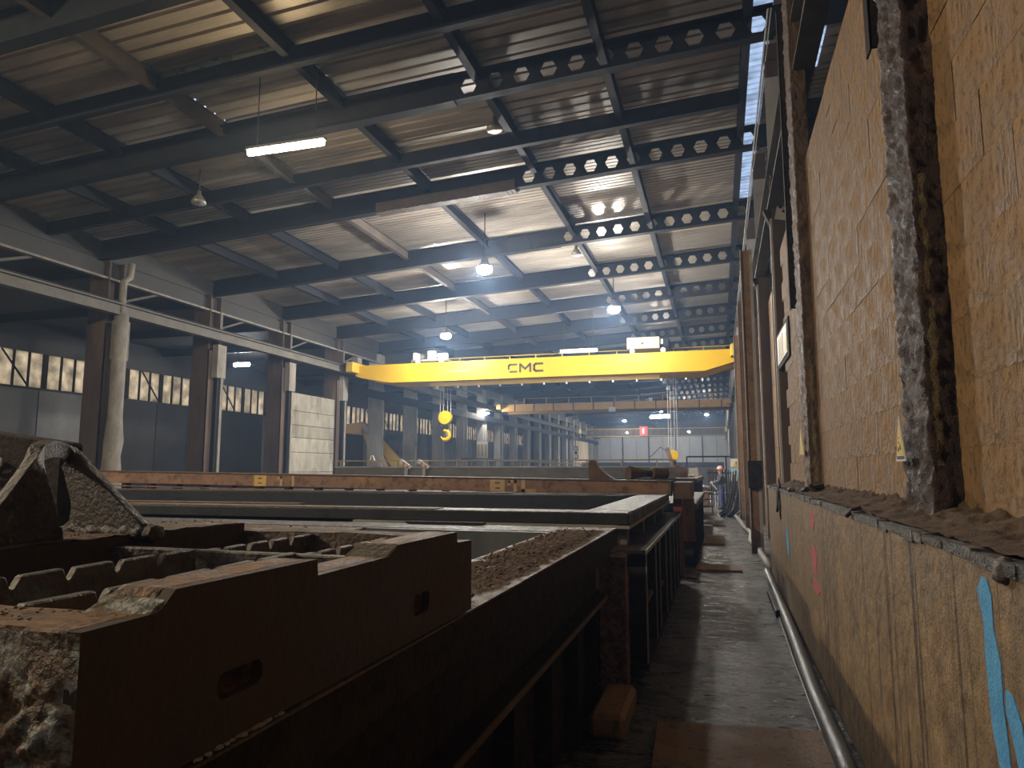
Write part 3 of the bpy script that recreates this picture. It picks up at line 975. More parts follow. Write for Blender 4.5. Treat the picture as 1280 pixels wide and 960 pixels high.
for k in range(12):
    x = XC0 + 4.5 + k * 1.15
    MB().box(x - .04, x + .04, YC + .46, YC + .56, ZC - 1.3, ZC - 1.2).build('cable_carrier', 'white', cr)
for x in (-15.8, -7.15 + 1.1, -1.15):
    MB().lathe([(0.10, 0), (0.10, 0.02)], (0, 0, 0), 12).build('round_badge', 'white', cr)
    o = cr.children[-1]
    o.matrix_parent_inverse = LOC[cr.name].inverted()
    o.rotation_euler = (math.pi / 2, 0, 0)
    o.location = (x, YC - 0.012, ZC - 0.45)
# lettering
letter_strokes([[(0.95, 1), (0.15, 1), (0.0, 0.8), (0.0, 0.42)], [(0.22, 0.0), (0.95, 0.0)]], -10.0, YC - 0.012, ZC - 0.66, 0.42, 0.36, 0.105).build('logo_letter', 'logo', cr)
letter_strokes([[(0, 0), (0, 1)], [(0.02, 1), (0.5, 0.35), (0.98, 1)], [(1, 1), (1, 0)]], -9.4, YC - 0.012, ZC - 0.66, 0.52, 0.36, 0.105).build('logo_letter', 'logo', cr)
letter_strokes([[(0.95, 1), (0.2, 1), (0.0, 0.8), (0.0, 0.2), (0.2, 0.0), (0.95, 0.0)]], -8.68, YC - 0.012, ZC - 0.66, 0.44, 0.36, 0.105).build('logo_letter', 'logo', cr)
text_obj('MAX 2X8T', 0.26, (-6.05, YC - 0.01, ZC - 0.6), 'redtext', 'lettering', cr)
letter_strokes([[(0, 0), (0, 1), (1, 1), (1, 0), (0, 0)]], -13.65, YC - 0.01, ZC - 0.6, 0.22, 0.16, 0.04).build('badge_frame', 'redtext', cr)
MB().box(-13.3, -12.1, YC - .012, YC - .004, ZC - .57, ZC - .47).build('faint_print', 'yellow_dark', cr)

# trolleys
tr = thing('hoist_trolley', 'cream box hoist trolley standing on the right part of the yellow crane', 'trolley', (-2.9, YC + 1, ZC))
MB().box(-4.1, -2.55, YC + .1, YC + 1.9, ZC + .22, ZC + .78).build('body', 'cream', tr, bevel=0.03)
MB().box(-2.42, -2.12, YC + .3, YC + 1.6, ZC + .28, ZC + .72).build('motor', 'purlin', tr, bevel=0.04)
MB().box(-2.5, -2.4, YC + .2, YC + .6, ZC + .42, ZC + .66).build('switch_box', 'white', tr)
MB().box(-3.42, -3.3, YC + .085, YC + .1, ZC + .42, ZC + .52).build('emblem', 'logo', tr)
for x in (-3.85, -2.4):
    MB().tube((x, YC + .1, ZC + .12), (x, YC + .35, ZC + .12), 0.12, 12).build('wheel', 'white', tr)
mb = MB()
for x in (-4.0, -3.0, -2.62):
    mb.tube((x, YC + 1, ZC + .78), (x, YC + 1, ZC + .86), 0.03, 6)
mb.build('lifting_stud', 'cream', tr)

t2 = thing('hoist_trolley', 'grey open winch trolley on the left part of the yellow crane', 'trolley', (-14.3, YC + 1, ZC))
MB().box(-15.3, -13.4, YC + .1, YC + 2.2, ZC + .1, ZC + .2).build('frame', 'colgrey', t2)
MB().tube((-15.1, YC + .9, ZC + .42), (-14.0, YC + .9, ZC + .42), 0.2, 14).build('drum', 'colgrey', t2)
MB().tube((-14.0, YC + .5, ZC + .4), (-13.5, YC + .5, ZC + .4), 0.16, 12).build('motor', 'signblue', t2)
MB().box(-14.5, -14.1, YC + .2, YC + .5, ZC + .2, ZC + .66).build('gearbox', 'runway', t2, bevel=.02)
MB().box(-15.35, -15.15, YC + .3, YC + .8, ZC + .2, ZC + .6).build('control_box', 'pale', t2)
for x in (-15.0, -13.7):
    MB().tube((x, YC + .05, ZC + .1), (x, YC + .3, ZC + .1), 0.1, 12).build('wheel', 'white', t2)


def hook_block(x, y, z, ztop, label, s=1.0, m='yellow'):
    t = thing('hook_block', label, 'hook', (x, y, z))
    MB().tube((x, y - .14 * s, z), (x, y + .14 * s, z), 0.36 * s, 22).build('sheave_case', m, t, bevel=0.02)
    MB().tube((x, y - .17 * s, z), (x, y - .14 * s, z), 0.07 * s, 12).build('axle', 'yellow_dark', t)
    MB().box(x - .16 * s, x + .16 * s, y - .1 * s, y + .1 * s, z - .6 * s, z - .36 * s).build('swivel', 'steel', t, bevel=.02)
    pts, rr = [], []
    for k in range(15):
        a = math.radians(100 - k * 19)
        pts.append((x + 0.24 * s * math.cos(a), y, z - 0.92 * s + 0.24 * s * math.sin(a)))
        rr.append((0.085 + 0.025 * math.sin(k / 14 * math.pi)) * s if k < 12 else (0.085 - 0.02 * (k - 11)) * s)
    MB().path([(x, y, z - .55 * s)] + pts, [0.09 * s] + rr, 10).build('hook', m, t, smooth=True)
    for dx in (-.3, -.12, .12, .3):
        MB().tube((x + dx * s, y, z + .2 * s), (x + dx * s * .9, y, ztop), 0.014, 5).build('rope', 'pale', t)
    return t


hook_block(-13.85, 34.7, 4.42, ZC - .1, 'yellow hook block hanging from the left part of the yellow crane')

# second crane, orange
Y2, Z2, X20, X21 = 59.5, 7.42, -18.4, 0.95
c2r = thing('overhead_crane', 'faded orange overhead crane hanging behind the yellow one', 'crane', (0, Y2, 7))
MB().box(X20, X21, Y2, Y2 + .5, Z2 - .64, Z2).build('front_girder', 'orange', c2r)
MB().box(X20, X21, Y2 + 2, Y2 + 2.5, Z2 - .72, Z2 - .1).build('rear_girder', 'orange', c2r)
for x in (X20 - .3, X21 - .25):
    MB().box(x, x + .35, Y2 - .6, Y2 + 3, Z2 - .45, Z2 - .05).build('end_truck', 'orange', c2r)
for k in range(11):
    x = X20 + 1.2 + k * 1.75
    MB().box(x - .05, x + .05, Y2 - .03, Y2, Z2 - .64, Z2).build('stiffener', 'rust', c2r)
for k in range(9):
    x = X20 + 2 + k * 2
    MB().box(x - .03, x + .03, Y2 + .2, Y2 + .25, Z2, Z2 + .5).build('rail_post', 'orange', c2r)
MB().tube((X20 + 2, Y2 + .22, Z2 + .5), (X21 - .4, Y2 + .22, Z2 + .5), 0.02, 6).build('handrail', 'orange', c2r)
MB().box(-8.9, -8.3, Y2 - .08, Y2 - .03, Z2 - .85, Z2 - .45).build('notice_plate', 'white', c2r)
t3 = thing('hoist_trolley', 'small winch trolley on the orange crane', 'trolley', (-5, Y2 + 1, Z2))
MB().box(-5.6, -3.6, Y2 + .3, Y2 + 2.2, Z2 + .05, Z2 + .15).build('frame', 'steel', t3)
MB().tube((-5.2, Y2 + 1, Z2 + .35), (-4.0, Y2 + 1, Z2 + .35), 0.18, 12).build('drum', 'colgrey', t3)
for x in (-5.4, -3.7):
    MB().box(x - .15, x + .15, Y2 + .1, Y2 + .3, Z2 + .02, Z2 + .28).build('wheel_box', 'white', t3)
hook_block(-12.2, Y2 + 2.25, 3.55, Z2 - .6, 'small grey hook hanging from the orange crane in front of pale pillars', 0.75, 'pale')
# third crane, pierced beam far away with a red sign
Y3, Z3 = 99.0, 7.3
c3r = thing('overhead_crane', 'far pierced crane girder with a small red sign before the end wall', 'crane', (0, Y3, 7))
outer = [(-17.9, Y3, Z3 - .95), (0.9, Y3, Z3 - .95), (0.9, Y3, Z3), (-17.9, Y3, Z3)]
holes = [[(-17.2 + k * .95 + .25 * math.cos(a), Y3, Z3 - .5 + .25 * math.sin(a)) for a in [math.pi / 3 * j for j in range(6)]] for k in range(19)]
MB().plate(outer, holes, (0, .05, 0)).build('girder', 'colbrown', c3r)
mb = MB(); mb.box(-17.9, .9, Y3 - .15, Y3 + .2, Z3 - 1.02, Z3 - .95); mb.box(-17.9, .9, Y3 - .15, Y3 + .2, Z3, Z3 + .07)
mb.build('flange', 'yellow_dark', c3r)
for x in (-19.4, 0.8):
    MB().box(x, x + .5, Y3 - .6, Y3 + .7, Z3 - .5, Z3 + .1).build('end_truck', 'yellow_dark', c3r)
MB().box(-10.5, -9.4, Y3 - .3, Y3 - .2, Z3 - .95, Z3 + .35).build('red_sign', 'signred', c3r)
MB().box(-10.15, -9.85, Y3 - .32, Y3 - .3, Z3 - .7, Z3 + .1).build('sign_stroke', 'white', c3r)
# leaning yellow hook by the tanks
hb = hook_block(-2.12, 34.7, 2.36, ZC - .1, 'yellow hook block lowered on long ropes near the worker', 0.72)
MB().prism([(-2.47, 34.5, 2.70), (-2.32, 34.5, 2.78), (-1.98, 34.5, 1.42), (-2.13, 34.5, 1.38)], (0, .12, 0)).build('guard_bar', 'rust', hb)

# ================================================================== TANKS
# ---- tank 1 (nearest)
t1 = thing('pickling_tank', 'nearest dark rusty tank with dirt covered rim along the aisle', 'tank', (-6, 3, 0))
o = MB().box(-1.24, -0.80, -2.0, 5.68, 1.10, 1.234).build('side_rim', 'rust_dark', t1, bevel=0.008)
MB().box(-1.24, -0.803, -2.0, 5.68, 1.234, 1.24).build('rim_top', 'rimdirt', o)
MB().box(-18, -1.24, 5.24, 5.68, 1.10, 1.24).build('far_rim', 'blackwet', t1, bevel=0.008)
MB().box(-18, -2.75, -2.0, 5.24, 1.12, 1.235).build('deck_plate', 'rimdirt', t1)
MB().box(-2.75, -1.2, -2.0, 0.6, 1.1, 1.235).build('near_rim', 'rimdirt', t1)
MB().box(-2.80, -1.24, 5.18, 5.26, 0.25, 1.235).build('far_lining', 'greyface', t1)
MB().box(-2.80, -2.75, 0.6, 5.24, 0.25, 1.12).build('inner_lining', 'greyface', t1)
MB().box(-1.24, -1.14, 0.6, 5.24, 0.25, 1.10).build('outer_lining', 'greyface', t1)
MB().box(-2.8, -1.14, 0.5, 5.25, 0.5, 0.55).build('liquid', 'black', t1)
MB().box(-1.14, -0.96, -2.0, 5.60, 0.0, 1.10).build('side_wall', 'rust_dark', t1)
MB().box(-0.96, -0.845, -2.0, 5.62, 1.02, 1.10).build('ledge', 'rust_dark', t1, bevel=0.006)
MB().box(-0.861, -0.853, -2.0, 5.5, 0.722, 0.752).build('paler_edge', 'rust', t1)  # thin strip, paler than the ledge behind it
MB().box(-0.96, -0.862, -2.0, 5.5, 0.72, 0.75).build('ledge', 'rust_dark', t1)
for y in (0.8, 1.6, 2.3, 3.0, 3.7, 4.4, 5.1):
    MB().box(-0.96, -0.87, y, y + 0.02, 0.02, 0.72).build('stiffener', 'rust_dark', t1)
MB().box(-2.6, -1.9, 5.62, 5.70, 1.245, 1.262).build('loose_strip', 'rust_dark', t1)
def heap(x0, x1, y0, y1, z, h, nx, ny, seed):
    def f(x, y):
        u, v = (x - x0) / (x1 - x0), (y - y0) / (y1 - y0)
        e = min(1, 5 * min(u, 1 - u)) * min(1, 6 * min(v, 1 - v))
        k = 0.7 * noise.fractal(Vector((x * 9 + seed, y * 9, seed)), 1, 2, 3) + 0.55 * noise.fractal(Vector((x * 38 + seed, y * 38, seed)), 0.7, 2, 3)
        k2 = noise.noise(Vector((x * 1.6, y * 1.3, seed)))
        return z - 0.004 + max(0, e * h * (0.35 + 0.5 * k2 + 0.55 * k))
    return slab_grid(x0, x1, y0, y1, nx, ny, f)
d1 = heap(-1.24, -0.80, 2.3, 5.6, 1.24, 0.034, 90, 520, 3).build('dirt', 'dirt', smooth=True)
tag(d1, 'crumbly brown dirt lying on the rim of the nearest tank', 'dirt', kind='stuff')
d2 = heap(-7.0, -2.75, 2.6, 5.2, 1.235, 0.05, 330, 200, 9).build('rust_crumbs', 'rubble', smooth=True)
tag(d2, 'rusty crumbs and scale spread on the tank deck behind the arched lug', 'dirt', kind='stuff')
mb = MB()
for k in range(420):
    x, y = (R.uniform(-1.2, -.84), R.uniform(2.4, 5.5)) if k < 150 else (R.uniform(-5.5, -2.75), R.uniform(2.6, 5.0))
    s = R.uniform(0.004, 0.012)
    mb.ball((x, y, 1.25 + s * .5), s, 1, (R.uniform(.7, 1.6), R.uniform(.7, 1.6), R.uniform(.4, .9)), 0.25)
o = mb.build('loose_scale', 'rubble')
tag(o, 'loose flakes of scale scattered on the nearest tank', 'dirt', kind='stuff')

# crusted pier between the first two tanks
pr_ = thing('pier', 'crusted rusty pier with a bolt hole standing between the first two tanks', 'pier', (-.83, 5.75, 0))
mb = MB()
mb.plate([(-0.945, 5.66, 0), (-0.74, 5.66, 0), (-0.74, 5.66, 1.02), (-0.945, 5.66, 1.02)], [[(-0.90 + .022 * math.cos(a), 5.66, 0.965 + .022 * math.sin(a)) for a in [math.pi / 5 * j for j in range(10)]]], (0, 0.2, 0))
bmesh.ops.subdivide_edges(mb.bm, edges=[e for e in mb.bm.edges if e.calc_length() > 0.1], cuts=10, use_grid_fill=True)
mb.rough(0.018, 7, 2)
mb.build('block', 'crustpier', pr_)
ft = thing('footing_block', 'small rust brown block on the aisle floor under the pier', 'block', (-.7, 5.0, 0))
MB().box(-0.86, -0.63, 4.65, 5.35, 0.0, 0.16).rough(0.01, 4).build('block', 'plate', ft, bevel=0.03)

# ---- tank 2
tk = thing('pickling_tank', 'second tank with black lined rim and wet grey top', 'tank', (-6, 8, 0))
def rim(name, x0, x1, y0, y1):
    o = MB().box(x0, x1, y0, y1, 1.225, 1.32).build(name, 'black', tk, bevel=0.006)
    MB().box(x0 + .01, x1 - .01, y0 + .01, y1 - .01, 1.32, 1.327).build('rim_top', 'blackwet', o)
rim('near_rim', -18, -0.77, 6.2, 6.6)
rim('side_rim', -1.2, -0.77, 6.605, 10.8)
rim('far_rim', -18, -0.77, 10.805, 11.25)
MB().box(-0.86, -0.755, 6.17, 11.2, 1.195, 1.222).build('lip', 'concol', tk)
MB().box(-3.4, -0.76, 6.16, 6.3, 1.195, 1.222).build('lip', 'concol', tk)
MB().box(-18, -1.2, 10.72, 10.8, 0.3, 1.31).build('far_lining', 'black', tk)
MB().box(-18, -1.2, 6.6, 6.66, 0.3, 1.22).build('near_lining', 'black', tk)
MB().box(-1.26, -1.2, 6.6, 10.8, 0.3, 1.22).build('side_lining', 'black', tk)
MB().box(-18, -1.2, 6.6, 10.8, 0.5, 0.6).build('liquid', 'black', tk)
MB().box(-1.2, -0.95, 6.2, 11.2, 0.0, 1.195).build('side_wall', 'rust_dark', tk)
MB().box(-18, -0.95, 6.22, 6.34, 0.0, 1.195).build('near_wall', 'rust_dark', tk)
MB().box(-0.95, -0.60, 5.9, 11.2, 1.02, 1.05).build('flange', 'rust_dark', tk)
MB().box(-0.601, -0.592, 5.9, 11.2, 1.018, 1.052).build('paler_edge', 'runway', tk)  # thin strip along the flange front, paler than the flange
MB().box(-0.95, -0.60, 5.95, 11.2, 0.10, 0.14).build('flange', 'rust_dark', tk)
for y in (6.0, 6.9, 7.35, 8.2, 8.9, 9.6, 10.3, 11.0):
    o = MB().box(-0.95, -0.615, y, y + 0.025, 0.14, 1.02).build('stiffener', 'rust_dark', tk)
    MB().box(-0.615, -0.605, y - .004, y + 0.03, 0.14, 1.02).build('paler_edge', 'runway', o)  # narrow paler strip down the stiffener front
for y, z in ((6.1, .55), (7.5, .45), (9.0, .6)):
    MB().box(-0.93, -0.64, y, y + .8, z, z + .03).build('stay', 'rust', tk)
for y in (6.25, 7.6, 8.9, 10.2):
    MB().box(-0.9, -0.79, y, y + .12, 1.05, 1.195).build('spacer', 'colgrey', tk, bevel=0.005)
for x, z in ((-6.5, 1.335), (-11, 1.34)):
    MB().box(x - 2.5, x + 2.2, 6.62, 6.74, z, z + .012).build('cover_strip', 'rimdirt', tk)
MB().box(-18, -2.6, 6.25, 6.5, 1.327, 1.336).build('dusty_strip', 'rimdirt', tk)
MB().box(-18, -3.2, 10.83, 11.2, 1.327, 1.338).build('dusty_strip', 'rimdirt', tk)

# ---- marked beam across the tanks
bt = math.radians(0.8)
bm_ = thing('cross_beam', 'long rust brown beam stencilled B1L lying across the tanks', 'beam', (-0.75, 11.4, 1.27))
mtx = Matrix.Translation((-0.75, 11.4, 1.27)) @ Matrix.Rotation(bt, 4, 'Y')
def bb(x0, x1, y0, y1, z0, z1):
    return MB().box(x0, x1, y0, y1, z0, z1, mtx)
bb(-17.5, -0.02, 0, 0.42, 0.02, 0.235).build('body', 'rust_beam', bm_, bevel=0.006)
bb(-17.5, 0, -0.02, 0.44, 0.235, 0.255).build('top_flange', 'rust', bm_)
bb(-0.02, 0.0, 0.0, 0.42, 0.02, 0.235).build('end_plate', 'colgrey', bm_)
bb(-17.5, -2.5, -0.05, 0.0, -0.045, -0.025).build('rail_strip', 'rust_beam', bm_)
for k in range(24):
    x = -2.6 - k * 0.62
    bb(x, x + 0.1, -0.04, 0.1, -0.1, 0.018).build('bracket', 'rust_dark', bm_)
# stencil: B 1 L
def stencil(strokes, x, w_, h_, t, m, z0=0.035):
    mb = letter_strokes(strokes, x, -0.004, z0, w_, h_, t)
    for v in mb.bm.verts:
        v.co = mtx @ v.co
    return mb.build('stencil_letter', m, bm_)
B_ = [[(0, 0), (0, 1), (1, 1), (1, 0), (0, 0)], [(0, .5), (1, .5)]]
def outer_box(x0, x1, z0, z1, m):
    return bb(x0, x1, -0.006, -0.001, z0, z1)
def block_b(x, w_, h_, z0, m):
    def rc(a, b, c, d):
        return [(x + w_ * a, -0.003, z0 + h_ * c), (x + w_ * b, -0.003, z0 + h_ * c), (x + w_ * b, -0.003, z0 + h_ * d), (x + w_ * a, -0.003, z0 + h_ * d)]
    mb = MB().plate(rc(0, 1, 0, 1), [rc(.33, .66, .2, .36), rc(.33, .66, .64, .8)], (0, -0.004, 0))
    for v in mb.bm.verts:
        v.co = mtx @ v.co
    mb.build('stencil_letter', m, bm_)
block_b(-2.98, 0.26, 0.20, 0.025, 'stencil')
stencil([[(0.8, 0), (0.8, 1)], [(0.15, 1), (0.8, 1)], [(0.1, .95), (0.1, .75)]], -2.66, 0.15, 0.15, 0.05, 'stencil', 0.045)
stencil([[(0, 1), (0, 0), (1, 0)]], -2.40, 0.18, 0.155, 0.065, 'stencil', 0.045)
block_b(-7.62, 0.26, 0.20, 0.02, 'stencil_yellow')
stencil([[(0.9, 0), (0.9, 1), (0.4, .8)]], -7.15, 0.12, 0.14, 0.05, 'stencil', 0.055)
stencil([[(0.5, 0), (0.5, 1)]], -6.86, 0.14, 0.15, 0.05, 'stencil', 0.05)
# what sits on the beam
lg = thing('lifting_lug', 'rusty triangular lifting fin standing on the stencilled beam', 'lug', (-1.9, 11.6, 1.52))
mb = MB().prism([(-2.08, 11.55, 1.545), (-1.66, 11.55, 1.545), (-1.78, 11.55, 1.62), (-1.93, 11.55, 1.75), (-1.99, 11.55, 1.86), (-2.07, 11.55, 1.85)], (0, .22, 0))
mb.build('fin', 'rust', lg, bevel=0.008)
nz = thing('nozzle', 'rusty conical nozzle with a round pipe end lying on the stencilled beam', 'pipe', (-1.2, 11.7, 1.54))
MB().tube((-1.42, 11.5, 1.645), (-1.15, 11.68, 1.635), 0.118, 6, 0.05).build('cone', 'rust', nz)
MB().tube((-1.17, 11.67, 1.635), (-1.06, 11.74, 1.635), 0.05, 10).build('neck', 'rust_dark', nz)
MB().tube((-1.07, 11.72, 1.64), (-0.84, 11.88, 1.64), 0.095, 16).build('pipe', 'rust', nz, bevel=.012)
# red post and end assembly
rp = thing('post', 'red brown steel post at the end of the stencilled beam', 'post', (-.65, 11.9, 0))
MB().box(-0.74, -0.60, 11.72, 11.9, 0, 1.24).build('shaft', 'red_post', rp, bevel=.004)
MB().box(-0.8, -0.4, 11.65, 12.0, 0.0, 0.03).build('foot_plate', 'rust', rp)
MB().box(-0.72, -0.44, 11.45, 12.6, 1.24, 1.5).build('head_box', 'rust', rp, bevel=.006)
MB().box(-0.60, -0.42, 11.95, 12.02, 0.55, 1.24).build('side_strap', 'plate', rp)

# ---- further tanks
def black_tank(y0, y1, xr, zt, label, mt='blackwet'):
    t = thing('tank', label, 'tank', (-6, (y0 + y1) / 2, 0))
    MB().box(-18, xr - .08, y0 + .1, y1 - .1, 0, zt - .12).build('body', 'black', t)
    for a in range(int((y1 - y0) / .9)):
        MB().box(xr - .08, xr - .02, y0 + .2 + a * .9, y0 + .26 + a * .9, 0, zt - .12).build('stiffener', 'rust_dark', t)
    MB().box(-18, xr, y0, y1, zt - .12, zt).build('rim', 'black', t, bevel=.01)
    MB().box(-18, xr - .02, y0 + .02, y1 - .02, zt, zt + .008).build('rim_top', mt, t)
    return t
black_tank(13.0, 19.6, -0.42, 1.1, 'third tank, black with a wet grey top, beyond the red post')
black_tank(20.2, 29.0, -0.62, 1.45, 'far dark tank piled with scrap before the worker', 'rimdirt')
# pale rail beams on the far tanks
pb = thing('guard_beam', 'pale dusty guard beam lying over the tanks behind the stencilled beam', 'beam', (-6, 20.4, 1.5))
MB().box(-11.9, -1.2, 20.3, 20.6, 1.46, 1.76).build('body', 'colgrey', pb)
MB().box(-11.9, -1.2, 20.26, 20.64, 1.96, 1.99).build('top_rail', 'stencil', pb)
MB().box(-11.9, -1.2, 20.28, 20.32, 1.76, 1.80).build('lower_rail', 'pale', pb)
for k in range(11):
    x = -11.7 + k * 1.0
    MB().box(x - .02, x + .02, 20.3, 20.36, 1.76, 1.96).build('rail_post', 'pale', pb)
for x, lab in ((-9.35, 'left striped red and white barrier board on the guard beam'), (-8.75, 'right striped red and white barrier board on the guard beam')):
    bd = thing('barrier_board', lab, 'sign', (x, 20.15, 1.76))
    MB().prism([(x - .22, 20.15, 1.9), (x - .16, 20.15, 2.03), (x + .2, 20.15, 1.8), (x + .14, 20.15, 1.72)], (0, .03, 0)).build('board', 'white', bd)
    for k in range(2):
        a = -.1 + k * .14
        MB().prism([(x + a, 20.145, 1.83 - k * .07), (x + a + .02, 20.145, 1.94 - k * .09), (x + a + .07, 20.145, 1.90 - k * .09), (x + a + .05, 20.145, 1.80 - k * .07)], (0, .004, 0)).build('stripe', 'signred', bd)
    MB().box(x - .05, x + .05, 20.18, 20.25, 1.5, 1.8).build('stand', 'pale', bd)
# scrap heap near the worker
for k in range(26):
    x, y = R.uniform(-2.6, -0.75), R.uniform(21.5, 28.5)
    kind = k % 3
    mb = MB()
    if kind == 0:
        a = R.uniform(0, 3.1)
        d = Vector((math.cos(a), math.sin(a), R.uniform(-.1, .35))) * R.uniform(.2, .5)
        p = Vector((x, y, 1.5 + max(0, -d.z)))
        mb.tube(p, p + d, R.uniform(.03, .07), 8)
        nm, lb = 'scrap_pipe', 'short scrap pipe in the heap on the far tank'
    elif kind == 1:
        mb.box(x, x + R.uniform(.15, .4), y, y + R.uniform(.1, .3), 1.458, 1.458 + R.uniform(.08, .4))
        nm, lb = 'scrap_block', 'scrap metal block in the heap on the far tank'
    else:
        mb.prism([(x, y, 1.458), (x + .35, y, 1.458), (x + R.uniform(.1, .3), y, 1.458 + R.uniform(.2, .45))], (0, .06, 0))
        nm, lb = 'scrap_plate', 'bent scrap plate in the heap on the far tank'
    o = mb.build(nm, R.choice(['scrap', 'scrap', 'rust', 'pale', 'rimdirt']))
    tag(o, lb, 'scrap', lb.split(' in ')[0] + ' pieces on the far tank')

# ================================================================== FOREGROUND CASTING
cf = thing('casting_frame', 'dark heavy casting frame with notched ribs resting on the nearest tank rim', 'casting', (-1.3, 1.5, 1.245))
Z0 = 1.246
prof = [(0.7595, Z0), (2.25, Z0), (2.25, 1.468), (2.12, 1.472), (2.115, 1.505), (1.70, 1.507), (1.645, 1.483), (1.325, 1.482), (1.32, 1.515), (0.925, 1.517), (0.895, 1.488), (0.7595, 1.487)]
def rr(y0, y1, z0, z1, c=0.012):
    return [(y0 + c, z0), (y1 - c, z0), (y1, z0 + c), (y1, z1 - c), (y1 - c, z1), (y0 + c, z1), (y0, z1 - c), (y0, z0 + c)]
h1, h2 = rr(1.03, 1.15, 1.318, 1.362), rr(1.80, 1.905, 1.305, 1.362)
X = lambda x, pts: [(x, a, b) for a, b in pts]
mb = MB().plate(X(-0.80, prof), [X(-0.80, h1), X(-0.80, h2)], (-0.022, 0, 0))
mb.build('side_skin', 'cast_side', cf)
mb = MB().plate(X(-0.823, prof), [X(-0.823, h1), X(-0.823, h2)], (-0.082, 0, 0))
mb.build('side_rail', 'cast_top', cf, bevel=0.004)
# sloped pads at the steps of the rail
MB().prism([(-0.802, 0.87, 1.484), (-0.92, 0.86, 1.484), (-0.915, 0.94, 1.519), (-0.802, 0.945, 1.519)], (0, 0.015, -0.012)).build('cast_pad', 'cast_end', cf, bevel=0.004)
MB().prism([(-0.802, 1.64, 1.482), (-0.92, 1.63, 1.482), (-0.915, 1.70, 1.510), (-0.802, 1.705, 1.510)], (0, 0.012, -0.012)).build('cast_pad', 'rib', cf, bevel=0.003)
# near end rail with its crusted face
mb = MB().box(-1.95, -0.824, 0.765, 0.875, Z0, 1.487)
bmesh.ops.subdivide_edges(mb.bm, edges=mb.bm.edges[:], cuts=24, use_grid_fill=True)
mb.rough(0.006, 14, 5)
mb.build('end_rail', 'cast_top', cf)
def gridbox(x0, x1, y0, y1, z0, z1, nx, nz):
    mb = MB()
    A = [[mb.bm.verts.new((x0 + (x1 - x0) * i / nx, y0, z0 + (z1 - z0) * k / nz)) for k in range(nz + 1)] for i in range(nx + 1)]
    for i in range(nx):
        for k in range(nz):
            mb.bm.faces.new([A[i][k], A[i + 1][k], A[i + 1][k + 1], A[i][k + 1]])
    return mb
mb = gridbox(-1.95, -0.8, 0.7595, 0.76, Z0, 1.484, 200, 46)
bmesh.ops.recalc_face_normals(mb.bm, faces=mb.bm.faces[:])
for v in mb.bm.verts:
    t = max(0, min(1, (1.46 - v.co.z) / 0.10)) * min(1, max(0, -0.8 - v.co.x) / 0.02)
    v.co.y -= t * (0.006 + 0.012 * noise.fractal(v.co * 16, 1, 2, 4) + 0.006 * noise.fractal(v.co * 55, 1, 2, 3))
mb.build('end_face', 'cast_end', cf, smooth=True)
# far end rail, left flange, floor pan
mb = MB().box(-1.95, -0.905, 2.13, 2.25, Z0, 1.49)
bmesh.ops.subdivide_edges(mb.bm, edges=mb.bm.edges[:], cuts=16, use_grid_fill=True)
mb.rough(0.006, 10, 8)
mb.build('end_rail', 'rimdirt', cf)
mb = MB().box(-2.05, -1.60, 0.875, 2.13, 1.36, 1.515)
mb.build('flange', 'cast_side', cf)
def fz(x, y):
    return 1.516 + 0.008 * abs(noise.fractal(Vector((x * 14, y * 14, 2)), 1, 2, 4))
slab_grid(-2.05, -1.605, 0.875, 2.13, 20, 60, fz).build('flange_top', 'rimdirt', cf, smooth=True)
MB().box(-1.62, -1.60, 0.875, 2.13, Z0, 1.36).build('inner_web', 'cast_side', cf)
MB().box(-1.60, -0.905, 0.875, 2.13, Z0, Z0 + .02).build('pan', 'cast_top', cf)
MB().prism([(-1.6, 1.57, Z0), (-0.905, 1.62, Z0), (-0.905, 1.62, 1.482), (-1.6, 1.57, 1.492)], (0, 0.03, 0)).rough(0.003, 12).build('divider', 'rib', cf, bevel=0.004)
def rib(x, y0, y1, step, z=1.494, first=0.06):
    pts = [(x, y0, Z0 + .02)]
    y = y0
    pts.append((x, y, z))
    y += first
    while y + 0.05 < y1:
        pts += [(x, y, z), (x, y + 0.010, z - 0.026), (x, y + 0.018, z - 0.028), (x, y + 0.034, z - 0.002)]
        y += step
    pts += [(x, y1, z), (x, y1, Z0 + .02)]
    return MB().prism(pts, (-0.022, 0, 0)).build('notched_rib', 'rib', cf, bevel=0.003)
rib(-1.32, 0.875, 1.575, 0.125)
rib(-1.04, 0.875, 1.61, 0.145, 1.490, 0.13)
rib(-1.32, 1.61, 2.13, 0.105, 1.486)
rib(-1.04, 1.65, 2.13, 0.10, 1.480, 0.05)
mb = MB()
for k in range(260):
    s = R.uniform(0.001, 0.0035)
    if k % 2:
        x, y, z = R.uniform(-1.5, -.92), R.uniform(.77, .87), 1.487
    else:
        x, y, z = R.uniform(-1.98, -1.64), R.uniform(.95, 2.1), 1.522
    mb.ball((x, y, z + s * .4), s, 1, (R.uniform(.8, 1.8), R.uniform(.8, 1.8), .7), 0.2)
o = mb.build('flake', 'rubble', cf); o['kind'] = 'stuff'

